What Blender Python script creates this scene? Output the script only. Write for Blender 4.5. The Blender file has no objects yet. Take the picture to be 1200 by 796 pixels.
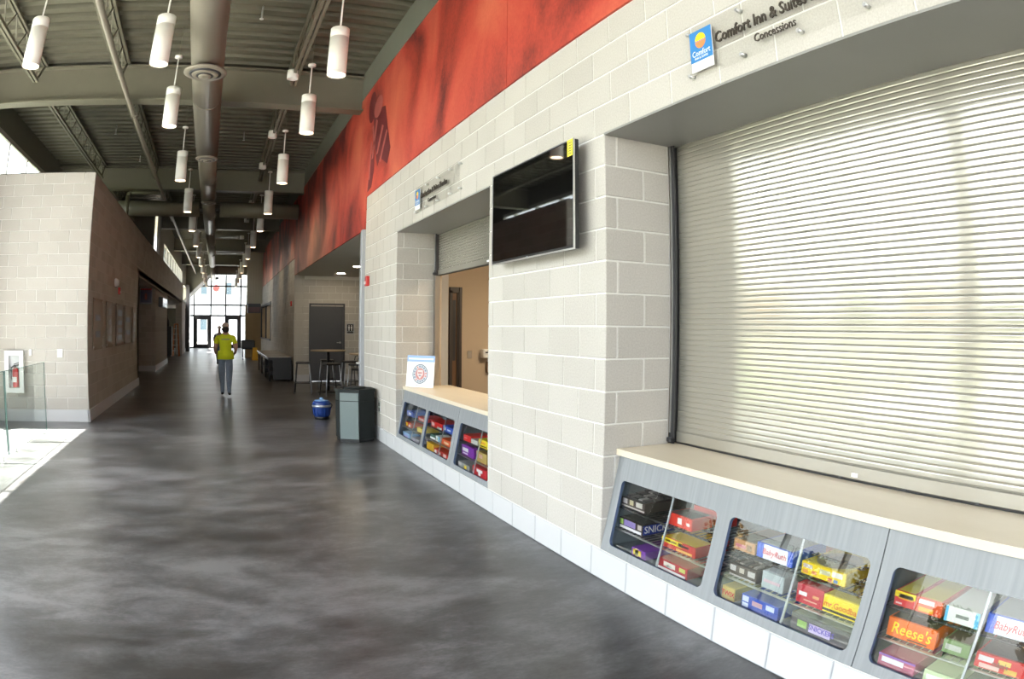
import bpy, bmesh, math, random
from mathutils import Vector, Matrix

random.seed(7)
scene = bpy.context.scene
COL = scene.collection
C = 0.2032                      # one masonry course

# ------------------------------------------------------------------ camera
def make_camera():
    cd = bpy.data.cameras.new('camera')
    cam = bpy.data.objects.new('camera', cd)
    COL.objects.link(cam)
    r = Vector((0.90662823, -0.42185070, 0.00819984))
    u = Vector((-0.00087000, 0.01756499, 0.99984535))
    f = Vector((0.42192949, 0.90649515, -0.01555791))
    m = Matrix.Identity(4)
    for i in range(3):
        m[i][0], m[i][1], m[i][2] = r[i], u[i], -f[i]
    m[0][3], m[1][3], m[2][3] = -2.2565, -3.4911, 1.6032
    cam.matrix_world = m
    # a wide lens with its real barrel distortion (calibrated on the masonry courses)
    cd.type = 'PANO'
    cd.sensor_width = 36.0
    cd.sensor_fit = 'HORIZONTAL'
    cd.clip_start = 0.05
    cd.clip_end = 500
    cc = cd
    cc.panorama_type = 'FISHEYE_LENS_POLYNOMIAL'
    cc.fisheye_fov = math.radians(150)
    cc.fisheye_polynomial_k0 = 0.0
    cc.fisheye_polynomial_k1 = -4.17551098e-02
    cc.fisheye_polynomial_k2 = -1.15191153e-04
    cc.fisheye_polynomial_k3 = 1.04389142e-05
    cc.fisheye_polynomial_k4 = -4.41222965e-07
    scene.camera = cam
make_camera()

# ------------------------------------------------------------------ sky, sun, daylight portals, exposure
SKY = 1.6
world = bpy.data.worlds.new('sky')
scene.world = world
world.use_nodes = True
wn = world.node_tree.nodes
wn.clear()
w_out = wn.new('ShaderNodeOutputWorld')
w_bg = wn.new('ShaderNodeBackground')
w_sky = wn.new('ShaderNodeTexSky')
w_sky.sky_type = 'NISHITA'
w_sky.sun_disc = False
w_sky.sun_elevation = math.radians(60)
w_sky.sun_rotation = math.radians(-86)
w_sky.air_density = 1.0
w_sky.dust_density = 4.0
w_sky.ozone_density = 1.0
w_hsv = wn.new('ShaderNodeHueSaturation')
w_hsv.inputs['Saturation'].default_value = 0.35
world.node_tree.links.new(w_sky.outputs[0], w_hsv.inputs['Color'])
world.node_tree.links.new(w_hsv.outputs[0], w_bg.inputs['Color'])
w_bg.inputs['Strength'].default_value = SKY
world.node_tree.links.new(w_bg.outputs[0], w_out.inputs['Surface'])

def lamp(name, kind, energy, loc, rot=(0, 0, 0), color=(1, 1, 1), **kw):
    l = bpy.data.lights.new(name, kind)
    l.energy = energy
    l.color = color
    for k, v in kw.items():
        setattr(l, k, v)
    o = bpy.data.objects.new(name, l)
    o.location = loc
    o.rotation_euler = rot
    COL.objects.link(o)
    return o

sun = lamp('sun', 'SUN', 105.0, (-12, 0, 20), color=(1.0, 0.95, 0.86), angle=math.radians(0.6))
sun.rotation_euler = Vector((2.60, 0.16, -5.3)).to_track_quat('-Z', 'Y').to_euler()

def portal(name, loc, direction, sx, sy):
    o = lamp(name, 'AREA', 1.0, loc, shape='RECTANGLE', size=sx, size_y=sy)
    o.rotation_euler = Vector(direction).to_track_quat('-Z', 'Z').to_euler()
    o.data.cycles.is_portal = True
    return o
portal('portal_facade', (-7.18, 1.4, 2.6), (1, 0, 0), 31, 5.6)
portal('portal_back', (-3.6, -9.4, 2.9), (0, 1, 0), 7.2, 6.2)
portal('portal_far', (-2.5, 50.3, 2.6), (0, -1, 0), 5, 5.2)

scene.view_settings.view_transform = 'Standard'
scene.view_settings.look = 'None'
scene.view_settings.exposure = -0.05
scene.view_settings.gamma = 1.0
scene.view_settings.use_curve_mapping = False
scene.cycles.max_bounces = 10
scene.cycles.diffuse_bounces = 6
scene.cycles.glossy_bounces = 5
scene.cycles.transparent_max_bounces = 16
scene.cycles.sample_clamp_indirect = 8.0
scene.cycles.caustics_reflective = False
scene.cycles.caustics_refractive = False

# ------------------------------------------------------------------ helpers
W = {}                                            # world origin of every object

def link(name, mesh, mat=None, parent=None, loc=None):
    o = bpy.data.objects.new(name, mesh)
    if mat is not None and mesh is not None and len(mesh.materials) == 0:
        for m in (mat if isinstance(mat, (list, tuple)) else [mat]):
            mesh.materials.append(m)
    COL.objects.link(o)
    base = Vector((0, 0, 0))
    if parent is not None:
        o.parent = parent
        base = W.get(parent.name, Vector((0, 0, 0)))
    if loc is None:
        o.location = -base
        W[o.name] = Vector((0, 0, 0))
    else:
        o.location = Vector(loc) - base
        W[o.name] = Vector(loc)
    return o

def tag(o, label=None, cat=None, group=None, kind=None):
    if label: o['label'] = label
    if cat: o['category'] = cat
    if group: o['group'] = group
    if kind: o['kind'] = kind
    return o

def thing(name, label, cat, loc=(0, 0, 0), group=None):
    o = bpy.data.objects.new(name, None)
    o.empty_display_size = 0.1
    COL.objects.link(o)
    o.location = loc
    W[o.name] = Vector(loc)
    return tag(o, label, cat, group)

def children_of(o):
    return [c for c in COL.objects if c.parent == o]

def dup(root, loc, label=None, rz=None):
    kids = list(root.children)
    r = root.copy(); COL.objects.link(r); r.location = loc
    if rz is not None: r.rotation_euler = (0, 0, rz)
    if label: r['label'] = label
    for ch in kids:
        c = ch.copy(); COL.objects.link(c); c.parent = r
        for g in ch.children:
            d = g.copy(); COL.objects.link(d); d.parent = c
    return r

def mesh_of(bm, name, smooth=False):
    bmesh.ops.recalc_face_normals(bm, faces=bm.faces[:])
    me = bpy.data.meshes.new(name)
    bm.to_mesh(me); bm.free()
    if smooth:
        for p in me.polygons: p.use_smooth = True
    return me

def bx(bm, x0, x1, y0, y1, z0, z1, mi=0, bevel=0.0):
    vs = [bm.verts.new(p) for p in ((x0, y0, z0), (x1, y0, z0), (x1, y1, z0), (x0, y1, z0),
                                    (x0, y0, z1), (x1, y0, z1), (x1, y1, z1), (x0, y1, z1))]
    fs = [bm.faces.new([vs[i] for i in q]) for q in
          ((3, 2, 1, 0), (4, 5, 6, 7), (0, 1, 5, 4), (1, 2, 6, 5), (2, 3, 7, 6), (3, 0, 4, 7))]
    for f in fs: f.material_index = mi
    if bevel:
        es = list({e for f in fs for e in f.edges})
        bmesh.ops.bevel(bm, geom=es, offset=bevel, segments=1, affect='EDGES')
    return vs

def box_obj(name, dims, mat, parent=None, bevel=0.0):
    bm = bmesh.new(); bx(bm, *dims, bevel=bevel)
    return link(name, mesh_of(bm, name), mat, parent)

def bar(bm, a, b, w, h=None, mi=0):
    """square bar between two points"""
    a, b = Vector(a), Vector(b); h = h or w
    d = (b - a).normalized()
    s = d.cross(Vector((0, 0, 1)))
    if s.length < 1e-4: s = Vector((1, 0, 0))
    s.normalize(); t = s.cross(d)
    vs = []
    for p in (a, b):
        for i, j in ((-1, -1), (1, -1), (1, 1), (-1, 1)):
            vs.append(bm.verts.new(p + s * i * w / 2 + t * j * h / 2))
    for q in ((0, 1, 2, 3), (7, 6, 5, 4), (0, 4, 5, 1), (1, 5, 6, 2), (2, 6, 7, 3), (3, 7, 4, 0)):
        f = bm.faces.new([vs[i] for i in q]); f.material_index = mi

def tube(bm, a, b, r0, r1=None, n=16, caps=True, mi=0):
    a, b = Vector(a), Vector(b); r1 = r0 if r1 is None else r1
    d = (b - a).normalized()
    s = d.cross(Vector((0, 0, 1)))
    if s.length < 1e-4: s = Vector((1, 0, 0))
    s.normalize(); t = s.cross(d)
    A = [bm.verts.new(a + (s * math.cos(k * 2 * math.pi / n) + t * math.sin(k * 2 * math.pi / n)) * r0) for k in range(n)]
    B = [bm.verts.new(b + (s * math.cos(k * 2 * math.pi / n) + t * math.sin(k * 2 * math.pi / n)) * r1) for k in range(n)]
    for k in range(n):
        f = bm.faces.new((A[k], A[(k + 1) % n], B[(k + 1) % n], B[k])); f.material_index = mi; f.smooth = True
    if caps:
        bm.faces.new(A).material_index = mi; bm.faces.new(B).material_index = mi

def lathe(bm, prof, c=(0, 0, 0), n=24, mi=0):
    """prof: list of (radius, z); closed with caps when radius > 0 at the ends"""
    rings = []
    for r, z in prof:
        rings.append([bm.verts.new((c[0] + r * math.cos(k * 2 * math.pi / n), c[1] + r * math.sin(k * 2 * math.pi / n), c[2] + z)) for k in range(n)])
    for A, B in zip(rings, rings[1:]):
        for k in range(n):
            f = bm.faces.new((A[k], A[(k + 1) % n], B[(k + 1) % n], B[k])); f.smooth = True; f.material_index = mi
    bm.faces.new(rings[0]).material_index = mi
    bm.faces.new(rings[-1]).material_index = mi

def prism(bm, pts, z0, z1, mi=0):
    A = [bm.verts.new((x, y, z0)) for x, y in pts]; B = [bm.verts.new((x, y, z1)) for x, y in pts]
    n = len(pts)
    for k in range(n):
        bm.faces.new((A[k], A[(k + 1) % n], B[(k + 1) % n], B[k])).material_index = mi
    bm.faces.new(A).material_index = mi; bm.faces.new(B).material_index = mi

def obj(name, bm, mat, parent=None, smooth=False):
    return link(name, mesh_of(bm, name, smooth), mat, parent)

def extr_x(bm, pts, x0, x1):
    """polygon in (y, z) extruded along x"""
    A = [bm.verts.new((x0, y, z)) for y, z in pts]; B = [bm.verts.new((x1, y, z)) for y, z in pts]
    n = len(pts)
    for k in range(n): bm.faces.new((A[k], A[(k + 1) % n], B[(k + 1) % n], B[k]))
    bm.faces.new(A); bm.faces.new(B)

def text_mesh(body, size, depth=0.0015, align='LEFT', bold=0.0, xscale=1.0, shear=0.0):
    cu = bpy.data.curves.new('text', 'FONT')
    cu.body = body; cu.size = size; cu.extrude = depth; cu.align_x = align; cu.align_y = 'CENTER'
    cu.offset = bold; cu.shear = shear; cu.resolution_u = 2
    o = bpy.data.objects.new('text', cu); COL.objects.link(o)
    dg = bpy.context.evaluated_depsgraph_get(); dg.update()
    me = bpy.data.meshes.new_from_object(o.evaluated_get(dg))
    bpy.data.objects.remove(o); bpy.data.curves.remove(cu)
    for v in me.vertices: v.co.x *= xscale
    me.materials.clear()
    return me

def put_text(name, body, size, pos, right, up, mat, parent, **kw):
    me = text_mesh(body, size, **kw)
    r, u = Vector(right).normalized(), Vector(up).normalized(); n = r.cross(u)
    m = Matrix.Identity(4)
    for i in range(3): m[i][0], m[i][1], m[i][2], m[i][3] = r[i], u[i], n[i], pos[i]
    me.transform(m)
    return link(name, me, mat, parent)

# ------------------------------------------------------------------ materials
def nmat(name):
    m = bpy.data.materials.new(name); m.use_nodes = True
    nt = m.node_tree; b = nt.nodes['Principled BSDF']
    return m, nt, b

def plain(name, col, rough=0.5, metal=0.0, var=0.06, scale=30, bump=0.0, emit=None, spec=None, coat=0.0):
    """a solid colour with a little procedural unevenness"""
    m, nt, b = nmat(name)
    N, L = nt.nodes, nt.links
    tc = N.new('ShaderNodeTexCoord'); no = N.new('ShaderNodeTexNoise')
    no.inputs['Scale'].default_value = scale; no.inputs['Detail'].default_value = 4
    L.new(tc.outputs['Object'], no.inputs['Vector'])
    rp = N.new('ShaderNodeMix'); rp.data_type = 'RGBA'
    rp.inputs[6].default_value = tuple(c * (1 - var) for c in col) + (1,)
    rp.inputs[7].default_value = tuple(min(1, c * (1 + var)) for c in col) + (1,)
    L.new(no.outputs['Fac'], rp.inputs[0]); L.new(rp.outputs[2], b.inputs['Base Color'])
    b.inputs['Roughness'].default_value = rough; b.inputs['Metallic'].default_value = metal
    if spec is not None: b.inputs['Specular IOR Level'].default_value = spec
    if coat: b.inputs['Coat Weight'].default_value = coat
    if bump:
        bp = N.new('ShaderNodeBump'); bp.inputs['Strength'].default_value = bump; bp.inputs['Distance'].default_value = 0.002
        L.new(no.outputs['Fac'], bp.inputs['Height']); L.new(bp.outputs[0], b.inputs['Normal'])
    if emit:
        b.inputs['Emission Color'].default_value = tuple(emit[:3]) + (1,); b.inputs['Emission Strength'].default_value = emit[3]
    return m

def masonry(name, c0, c1, bump=0.35):
    m, nt, b = nmat(name); N, L = nt.nodes, nt.links
    tc = N.new('ShaderNodeTexCoord'); oi = N.new('ShaderNodeObjectInfo'); geo = N.new('ShaderNodeNewGeometry')
    n1 = N.new('ShaderNodeTexNoise'); n1.inputs['Scale'].default_value = 95; n1.inputs['Detail'].default_value = 4
    n2 = N.new('ShaderNodeTexNoise'); n2.inputs['Scale'].default_value = 1.3; n2.inputs['Detail'].default_value = 2
    L.new(geo.outputs['Position'], n1.inputs['Vector']); L.new(geo.outputs['Position'], n2.inputs['Vector'])
    a = N.new('ShaderNodeMath'); a.operation = 'MULTIPLY_ADD'; a.inputs[1].default_value = 0.30; L.new(oi.outputs['Random'], a.inputs[0])
    a2 = N.new('ShaderNodeMath'); a2.operation = 'MULTIPLY_ADD'; a2.inputs[1].default_value = 0.5; L.new(n2.outputs['Fac'], a2.inputs[0]); L.new(a2.outputs[0], a.inputs[2])
    sp = N.new('ShaderNodeMath'); sp.operation = 'MULTIPLY_ADD'; sp.inputs[1].default_value = 1.3; sp.inputs[2].default_value = -0.65; L.new(n1.outputs['Fac'], sp.inputs[0])
    L.new(sp.outputs[0], a2.inputs[2])
    mx = N.new('ShaderNodeMix'); mx.data_type = 'RGBA'; mx.inputs[6].default_value = c0 + (1,); mx.inputs[7].default_value = c1 + (1,)
    L.new(a.outputs[0], mx.inputs[0]); L.new(mx.outputs[2], b.inputs['Base Color'])
    b.inputs['Roughness'].default_value = 0.85; b.inputs['Specular IOR Level'].default_value = 0.25
    bp = N.new('ShaderNodeBump'); bp.inputs['Strength'].default_value = bump; bp.inputs['Distance'].default_value = 0.003
    L.new(n1.outputs['Fac'], bp.inputs['Height']); L.new(bp.outputs[0], b.inputs['Normal'])
    return m

def masonry_pattern(name, c0, c1, mortar, axis):
    """far masonry whose blocks are only a few pixels wide: pattern from the world position"""
    m, nt, b = nmat(name); N, L = nt.nodes, nt.links
    geo = N.new('ShaderNodeNewGeometry'); sx = N.new('ShaderNodeSeparateXYZ'); cx = N.new('ShaderNodeCombineXYZ')
    L.new(geo.outputs['Position'], sx.inputs[0]); L.new(sx.outputs[axis], cx.inputs[0]); L.new(sx.outputs[2], cx.inputs[1])
    br = N.new('ShaderNodeTexBrick'); br.inputs['Scale'].default_value = 1.0
    br.inputs['Brick Width'].default_value = 2 * C; br.inputs['Row Height'].default_value = C; br.inputs['Mortar Size'].default_value = 0.006
    br.inputs['Color1'].default_value = c0 + (1,); br.inputs['Color2'].default_value = c1 + (1,); br.inputs['Mortar'].default_value = mortar + (1,)
    L.new(cx.outputs[0], br.inputs['Vector'])
    n1 = N.new('ShaderNodeTexNoise'); n1.inputs['Scale'].default_value = 60; L.new(geo.outputs['Position'], n1.inputs['Vector'])
    mx = N.new('ShaderNodeMix'); mx.data_type = 'RGBA'; mx.blend_type = 'MULTIPLY'; mx.inputs[0].default_value = 0.25
    L.new(br.outputs['Color'], mx.inputs[6]); L.new(n1.outputs['Color'], mx.inputs[7]); L.new(mx.outputs[2], b.inputs['Base Color'])
    b.inputs['Roughness'].default_value = 0.85
    bp = N.new('ShaderNodeBump'); bp.inputs['Strength'].default_value = 0.5; bp.inputs['Distance'].default_value = 0.004; bp.invert = True
    L.new(br.outputs['Fac'], bp.inputs['Height']); L.new(bp.outputs[0], b.inputs['Normal'])
    return m

def glass_mat(name, tint, refl=0.0, rough=0.0):
    """thin architectural glass: clear with a Fresnel reflection"""
    m = bpy.data.materials.new(name); m.use_nodes = True
    nt = m.node_tree; N, L = nt.nodes, nt.links; N.clear()
    out = N.new('ShaderNodeOutputMaterial'); mix = N.new('ShaderNodeMixShader')
    tr = N.new('ShaderNodeBsdfTransparent'); gl = N.new('ShaderNodeBsdfGlossy')
    geo = N.new('ShaderNodeNewGeometry'); dt = N.new('ShaderNodeVectorMath'); dt.operation = 'DOT_PRODUCT'
    L.new(geo.outputs['Normal'], dt.inputs[0]); L.new(geo.outputs['Incoming'], dt.inputs[1])
    ab = N.new('ShaderNodeMath'); ab.operation = 'ABSOLUTE'; L.new(dt.outputs['Value'], ab.inputs[0])
    om = N.new('ShaderNodeMath'); om.operation = 'SUBTRACT'; om.inputs[0].default_value = 1.0; L.new(ab.outputs[0], om.inputs[1])
    pw = N.new('ShaderNodeMath'); pw.operation = 'POWER'; pw.inputs[1].default_value = 5.0; L.new(om.outputs[0], pw.inputs[0])
    fr = N.new('ShaderNodeMath'); fr.operation = 'MULTIPLY_ADD'; fr.inputs[1].default_value = 0.96; fr.inputs[2].default_value = 0.04; L.new(pw.outputs[0], fr.inputs[0])
    tr.inputs['Color'].default_value = tint + (1,); gl.inputs['Roughness'].default_value = rough
    ad = N.new('ShaderNodeMath'); ad.operation = 'ADD'; ad.inputs[1].default_value = refl; ad.use_clamp = True
    L.new(fr.outputs[0], ad.inputs[0]); L.new(ad.outputs[0], mix.inputs[0])
    L.new(tr.outputs[0], mix.inputs[1]); L.new(gl.outputs[0], mix.inputs[2]); L.new(mix.outputs[0], out.inputs['Surface'])
    return m

def floor_mat():
    m, nt, b = nmat('polished_concrete'); N, L = nt.nodes, nt.links
    geo = N.new('ShaderNodeNewGeometry')
    mp = N.new('ShaderNodeMapping'); mp.inputs['Scale'].default_value = (0.55, 1.0, 1.0); L.new(geo.outputs['Position'], mp.inputs['Vector'])
    def noise(scale, detail, rough, dist):
        n = N.new('ShaderNodeTexNoise'); n.inputs['Scale'].default_value = scale; n.inputs['Detail'].default_value = detail
        n.inputs['Roughness'].default_value = rough; n.inputs['Distortion'].default_value = dist
        L.new(mp.outputs[0], n.inputs['Vector']); return n
    n1, n2, n3, n4 = noise(0.9, 9, 0.64, 0.35), noise(3.4, 12, 0.74, 0.3), noise(0.45, 2, 0.5, 0), noise(55, 4, 0.7, 0)
    ad = N.new('ShaderNodeMix'); ad.data_type = 'FLOAT'; ad.inputs[0].default_value = 0.45
    L.new(n1.outputs['Fac'], ad.inputs[2]); L.new(n2.outputs['Fac'], ad.inputs[3])
    a2 = N.new('ShaderNodeMath'); a2.operation = 'MULTIPLY_ADD'; a2.inputs[1].default_value = 0.12; L.new(n4.outputs['Fac'], a2.inputs[0]); L.new(ad.outputs[0], a2.inputs[2])
    rp = N.new('ShaderNodeValToRGB'); cr = rp.color_ramp
    cr.elements[0].position = 0.47; cr.elements[0].color = (0.036, 0.035, 0.035, 1)
    cr.elements[1].position = 0.645; cr.elements[1].color = (0.15, 0.151, 0.16, 1)
    e = cr.elements.new(0.555); e.color = (0.074, 0.074, 0.077, 1)
    L.new(a2.outputs[0], rp.inputs[0])
    hs = N.new('ShaderNodeMix'); hs.data_type = 'RGBA'; hs.blend_type = 'MULTIPLY'
    hs.inputs[7].default_value = (0.97, 0.96, 0.93, 1); L.new(n3.outputs['Fac'], hs.inputs[0]); L.new(rp.outputs[0], hs.inputs[6])
    L.new(hs.outputs[2], b.inputs['Base Color'])
    rr = N.new('ShaderNodeMapRange'); rr.inputs[3].default_value = 0.24; rr.inputs[4].default_value = 0.38
    L.new(n2.outputs['Fac'], rr.inputs[0]); L.new(rr.outputs[0], b.inputs['Roughness'])
    return m

def mural_mat():
    m, nt, b = nmat('red_mural_print'); N, L = nt.nodes, nt.links
    geo = N.new('ShaderNodeNewGeometry')
    mp = N.new('ShaderNodeMapping'); mp.inputs['Scale'].default_value = (1, 1.0, 0.75); L.new(geo.outputs['Position'], mp.inputs['Vector'])
    n1 = N.new('ShaderNodeTexNoise'); n1.inputs['Scale'].default_value = 0.85; n1.inputs['Detail'].default_value = 6; n1.inputs['Distortion'].default_value = 0.5
    n2 = N.new('ShaderNodeTexNoise'); n2.inputs['Scale'].default_value = 45; n2.inputs['Detail'].default_value = 2
    L.new(mp.outputs[0], n1.inputs['Vector']); L.new(mp.outputs[0], n2.inputs['Vector'])
    a = N.new('ShaderNodeMath'); a.operation = 'MULTIPLY_ADD'; a.inputs[1].default_value = 0.14; L.new(n2.outputs['Fac'], a.inputs[0]); L.new(n1.outputs['Fac'], a.inputs[2])
    rp = N.new('ShaderNodeValToRGB'); cr = rp.color_ramp
    cr.elements[0].position = 0.38; cr.elements[0].color = (0.10, 0.012, 0.012, 1)
    cr.elements[1].position = 0.76; cr.elements[1].color = (0.62, 0.14, 0.075, 1)
    for p, c in ((0.47, (0.30, 0.035, 0.022, 1)), (0.56, (0.48, 0.058, 0.036, 1))):
        e = cr.elements.new(p); e.color = c
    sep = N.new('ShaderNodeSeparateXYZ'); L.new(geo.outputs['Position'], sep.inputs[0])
    # print and painted shade darken down the corridor; beige lamp light painted over recess
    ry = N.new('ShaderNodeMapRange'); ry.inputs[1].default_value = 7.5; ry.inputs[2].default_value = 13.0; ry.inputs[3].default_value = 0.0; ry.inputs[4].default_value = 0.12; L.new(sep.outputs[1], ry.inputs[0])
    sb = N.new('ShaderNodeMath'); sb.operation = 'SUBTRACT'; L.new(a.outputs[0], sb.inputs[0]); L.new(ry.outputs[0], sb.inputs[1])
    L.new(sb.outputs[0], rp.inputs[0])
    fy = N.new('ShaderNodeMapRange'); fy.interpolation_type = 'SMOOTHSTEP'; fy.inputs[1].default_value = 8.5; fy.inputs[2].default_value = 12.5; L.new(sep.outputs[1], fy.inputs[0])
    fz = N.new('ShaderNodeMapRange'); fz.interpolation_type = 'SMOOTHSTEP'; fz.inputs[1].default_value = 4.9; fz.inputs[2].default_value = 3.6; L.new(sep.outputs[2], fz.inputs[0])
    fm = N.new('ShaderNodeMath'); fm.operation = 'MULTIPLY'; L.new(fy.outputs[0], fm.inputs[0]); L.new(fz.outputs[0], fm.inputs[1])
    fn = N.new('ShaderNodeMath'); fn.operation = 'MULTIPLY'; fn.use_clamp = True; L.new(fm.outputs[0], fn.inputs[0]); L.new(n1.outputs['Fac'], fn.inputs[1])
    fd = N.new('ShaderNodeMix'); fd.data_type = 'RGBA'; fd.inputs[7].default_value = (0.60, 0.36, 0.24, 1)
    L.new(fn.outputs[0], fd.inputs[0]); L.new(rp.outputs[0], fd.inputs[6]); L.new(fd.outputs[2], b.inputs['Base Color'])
    b.inputs['Roughness'].default_value = 0.55
    return m

def laminate_mat(name, c0, c1, axis=(1, 14, 0.5), rough=0.45):
    m, nt, b = nmat(name); N, L = nt.nodes, nt.links
    geo = N.new('ShaderNodeNewGeometry'); mp = N.new('ShaderNodeMapping'); mp.inputs['Scale'].default_value = axis
    L.new(geo.outputs['Position'], mp.inputs['Vector'])
    n1 = N.new('ShaderNodeTexNoise'); n1.inputs['Scale'].default_value = 3; n1.inputs['Detail'].default_value = 6; n1.inputs['Roughness'].default_value = 0.6
    L.new(mp.outputs[0], n1.inputs['Vector'])
    mx = N.new('ShaderNodeMix'); mx.data_type = 'RGBA'; mx.inputs[6].default_value = c0 + (1,); mx.inputs[7].default_value = c1 + (1,)
    L.new(n1.outputs['Fac'], mx.inputs[0]); L.new(mx.outputs[2], b.inputs['Base Color'])
    b.inputs['Roughness'].default_value = rough
    return m

M = {}
M['block'] = masonry('split_sand_block', (0.43, 0.405, 0.365), (0.58, 0.555, 0.51))
M['mortar'] = plain('pale_mortar', (0.72, 0.71, 0.67), 0.9, var=0.05, scale=80)
M['white_block'] = plain('white_glazed_block', (0.575, 0.58, 0.585), 0.35, var=0.02, scale=6)
M['block_y'] = masonry_pattern('far_block_along_corridor', (0.46, 0.43, 0.375), (0.56, 0.53, 0.47), (0.60, 0.58, 0.53), 1)
M['block_x'] = masonry_pattern('far_block_across', (0.46, 0.43, 0.375), (0.56, 0.53, 0.47), (0.60, 0.58, 0.53), 0)
M['floor'] = floor_mat()
M['deck'] = plain('painted_roof_deck', (0.122, 0.115, 0.08), 0.55, var=0.08, scale=8)
M['steel'] = plain('painted_roof_steel', (0.165, 0.155, 0.112), 0.5, var=0.06, scale=6)
M['duct'] = plain('painted_duct', (0.24, 0.215, 0.17), 0.42, var=0.06, scale=5)
M['fascia'] = plain('grey_fascia', (0.16, 0.165, 0.13), 0.6, var=0.06, scale=4)
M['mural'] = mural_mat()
M['soffit'] = plain('dark_grey_soffit', (0.25, 0.25, 0.235), 0.42, var=0.05, scale=3)
M['recess_soffit'] = plain('recess_soffit_paint', (0.55, 0.52, 0.45), 0.7, var=0.04, scale=3)
M['slat'] = plain('galvanised_slat', (0.47, 0.45, 0.39), 0.10, metal=0.6, var=0.03, scale=14)
M['slat_edge'] = plain('dark_slat_joint', (0.27, 0.25, 0.20), 0.5, metal=0.0, var=0.05)
M['alu'] = plain('brushed_aluminium', (0.70, 0.70, 0.69), 0.32, metal=1.0, var=0.04, scale=60)
M['dark_steel'] = plain('dark_steel', (0.06, 0.06, 0.065), 0.4, metal=0.5)
M['laminate'] = laminate_mat('grey_wood_laminate', (0.17, 0.185, 0.195), (0.31, 0.325, 0.335))
M['navy_edge'] = plain('blue_grey_edge', (0.075, 0.11, 0.19), 0.5)
M['cab_inside'] = plain('cabinet_inside', (0.16, 0.19, 0.21), 0.6)
M['maple'] = laminate_mat('pale_maple_top', (0.74, 0.63, 0.46), (0.83, 0.73, 0.57), (3, 0.6, 1), 0.4)
M['maple_edge'] = plain('cream_edge_band', (0.70, 0.62, 0.48), 0.4, var=0.03)
M['glass'] = glass_mat('clear_glass', (0.88, 0.91, 0.905), 0.045)
M['facade_glass'] = glass_mat('facade_glass', (0.95, 0.97, 0.965), 0.0)
M['rail_glass'] = glass_mat('green_rail_glass', (0.945, 0.98, 0.965), 0.02)
M['acrylic'] = glass_mat('clear_acrylic', (0.985, 0.985, 0.975), 0.0)
M['rail_edge'] = plain('glass_cut_edge', (0.05, 0.11, 0.10), 0.2)
M['black'] = plain('black_plastic', (0.012, 0.012, 0.013), 0.35)
M['screen'] = plain('glossy_black_screen', (0.004, 0.004, 0.004), 0.03, var=0.0, coat=0.6)
M['white'] = plain('white_enamel', (0.80, 0.80, 0.78), 0.4, var=0.02)
M['white_card'] = plain('white_card', (0.86, 0.86, 0.86), 0.6, var=0.01)
M['lamp_body'] = plain('white_pendant_body', (0.92, 0.905, 0.86), 0.45, var=0.02)
M['lamp_disc'] = plain('lit_pendant_lens', (0.9, 0.85, 0.75), 0.4, emit=(1.0, 0.70, 0.42, 26.0))
M['trash_panel'] = plain('slate_green_panel', (0.155, 0.195, 0.195), 0.4, var=0.05, scale=50)
M['trash_dark'] = plain('charcoal_panel', (0.02, 0.024, 0.024), 0.65, spec=0.2)
M['blue'] = plain('blue_glaze', (0.02, 0.055, 0.24), 0.22, var=0.15, scale=12)
M['blue_lid'] = plain('pale_blue_lid', (0.20, 0.36, 0.62), 0.3)
M['silver'] = plain('silver_band', (0.55, 0.57, 0.62), 0.3, metal=0.6)
M['red'] = plain('red_plastic', (0.55, 0.03, 0.025), 0.4)
M['yellow'] = plain('yellow_sticker', (0.86, 0.75, 0.05), 0.5, var=0.01)
M['door_grey'] = plain('slate_door_paint', (0.075, 0.078, 0.088), 0.5)
M['door_frame'] = plain('bronze_door_frame', (0.045, 0.035, 0.03), 0.45)
M['pale_frame'] = plain('pale_grey_steel', (0.40, 0.42, 0.45), 0.35, metal=0.2)
M['tan_wall'] = plain('tan_room_paint', (0.50, 0.40, 0.29), 0.8, var=0.03, scale=3)
M['pale_wall'] = plain('pale_grey_paint', (0.62, 0.62, 0.62), 0.8, var=0.02, scale=3)
M['brown_door'] = plain('brown_wood', (0.16, 0.085, 0.04), 0.5)
M['letters'] = plain('dark_bronze_letters', (0.045, 0.035, 0.025), 0.4)
M['grey_letters'] = plain('grey_letters', (0.2, 0.2, 0.2), 0.4)
M['badge_blue'] = plain('badge_blue', (0.035, 0.21, 0.52), 0.35, var=0.02)
M['badge_yellow'] = plain('badge_yellow', (0.95, 0.62, 0.02), 0.4, var=0.02)
M['badge_orange'] = plain('badge_orange', (0.85, 0.25, 0.08), 0.4, var=0.02)
M['table_top'] = plain('wood_table_top', (0.30, 0.22, 0.13), 0.35)
M['grey_top'] = plain('grey_table_top', (0.42, 0.41, 0.40), 0.22)
M['black_cloth'] = plain('black_cloth', (0.014, 0.014, 0.016), 0.9)
M['ladder'] = plain('orange_fibreglass', (0.60, 0.20, 0.08), 0.5)
M['skin'] = plain('skin', (0.50, 0.27, 0.19), 0.55, var=0.06)
M['shirt'] = plain('hi_vis_yellow_shirt', (0.74, 0.82, 0.02), 0.85, var=0.07, scale=18)
M['jeans'] = plain('blue_jeans', (0.22, 0.27, 0.34), 0.9, var=0.2, scale=25)
M['shoe'] = plain('dark_shoes', (0.03, 0.028, 0.028), 0.6)
M['cap'] = plain('tan_cap', (0.42, 0.33, 0.27), 0.8)
M['hair'] = plain('dark_hair', (0.035, 0.025, 0.02), 0.7)
M['grey_shirt'] = plain('grey_shirt', (0.22, 0.2, 0.2), 0.85)
M['brown_panel'] = plain('ochre_wall_panel', (0.30, 0.20, 0.09), 0.6, var=0.08, scale=2)
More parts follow.
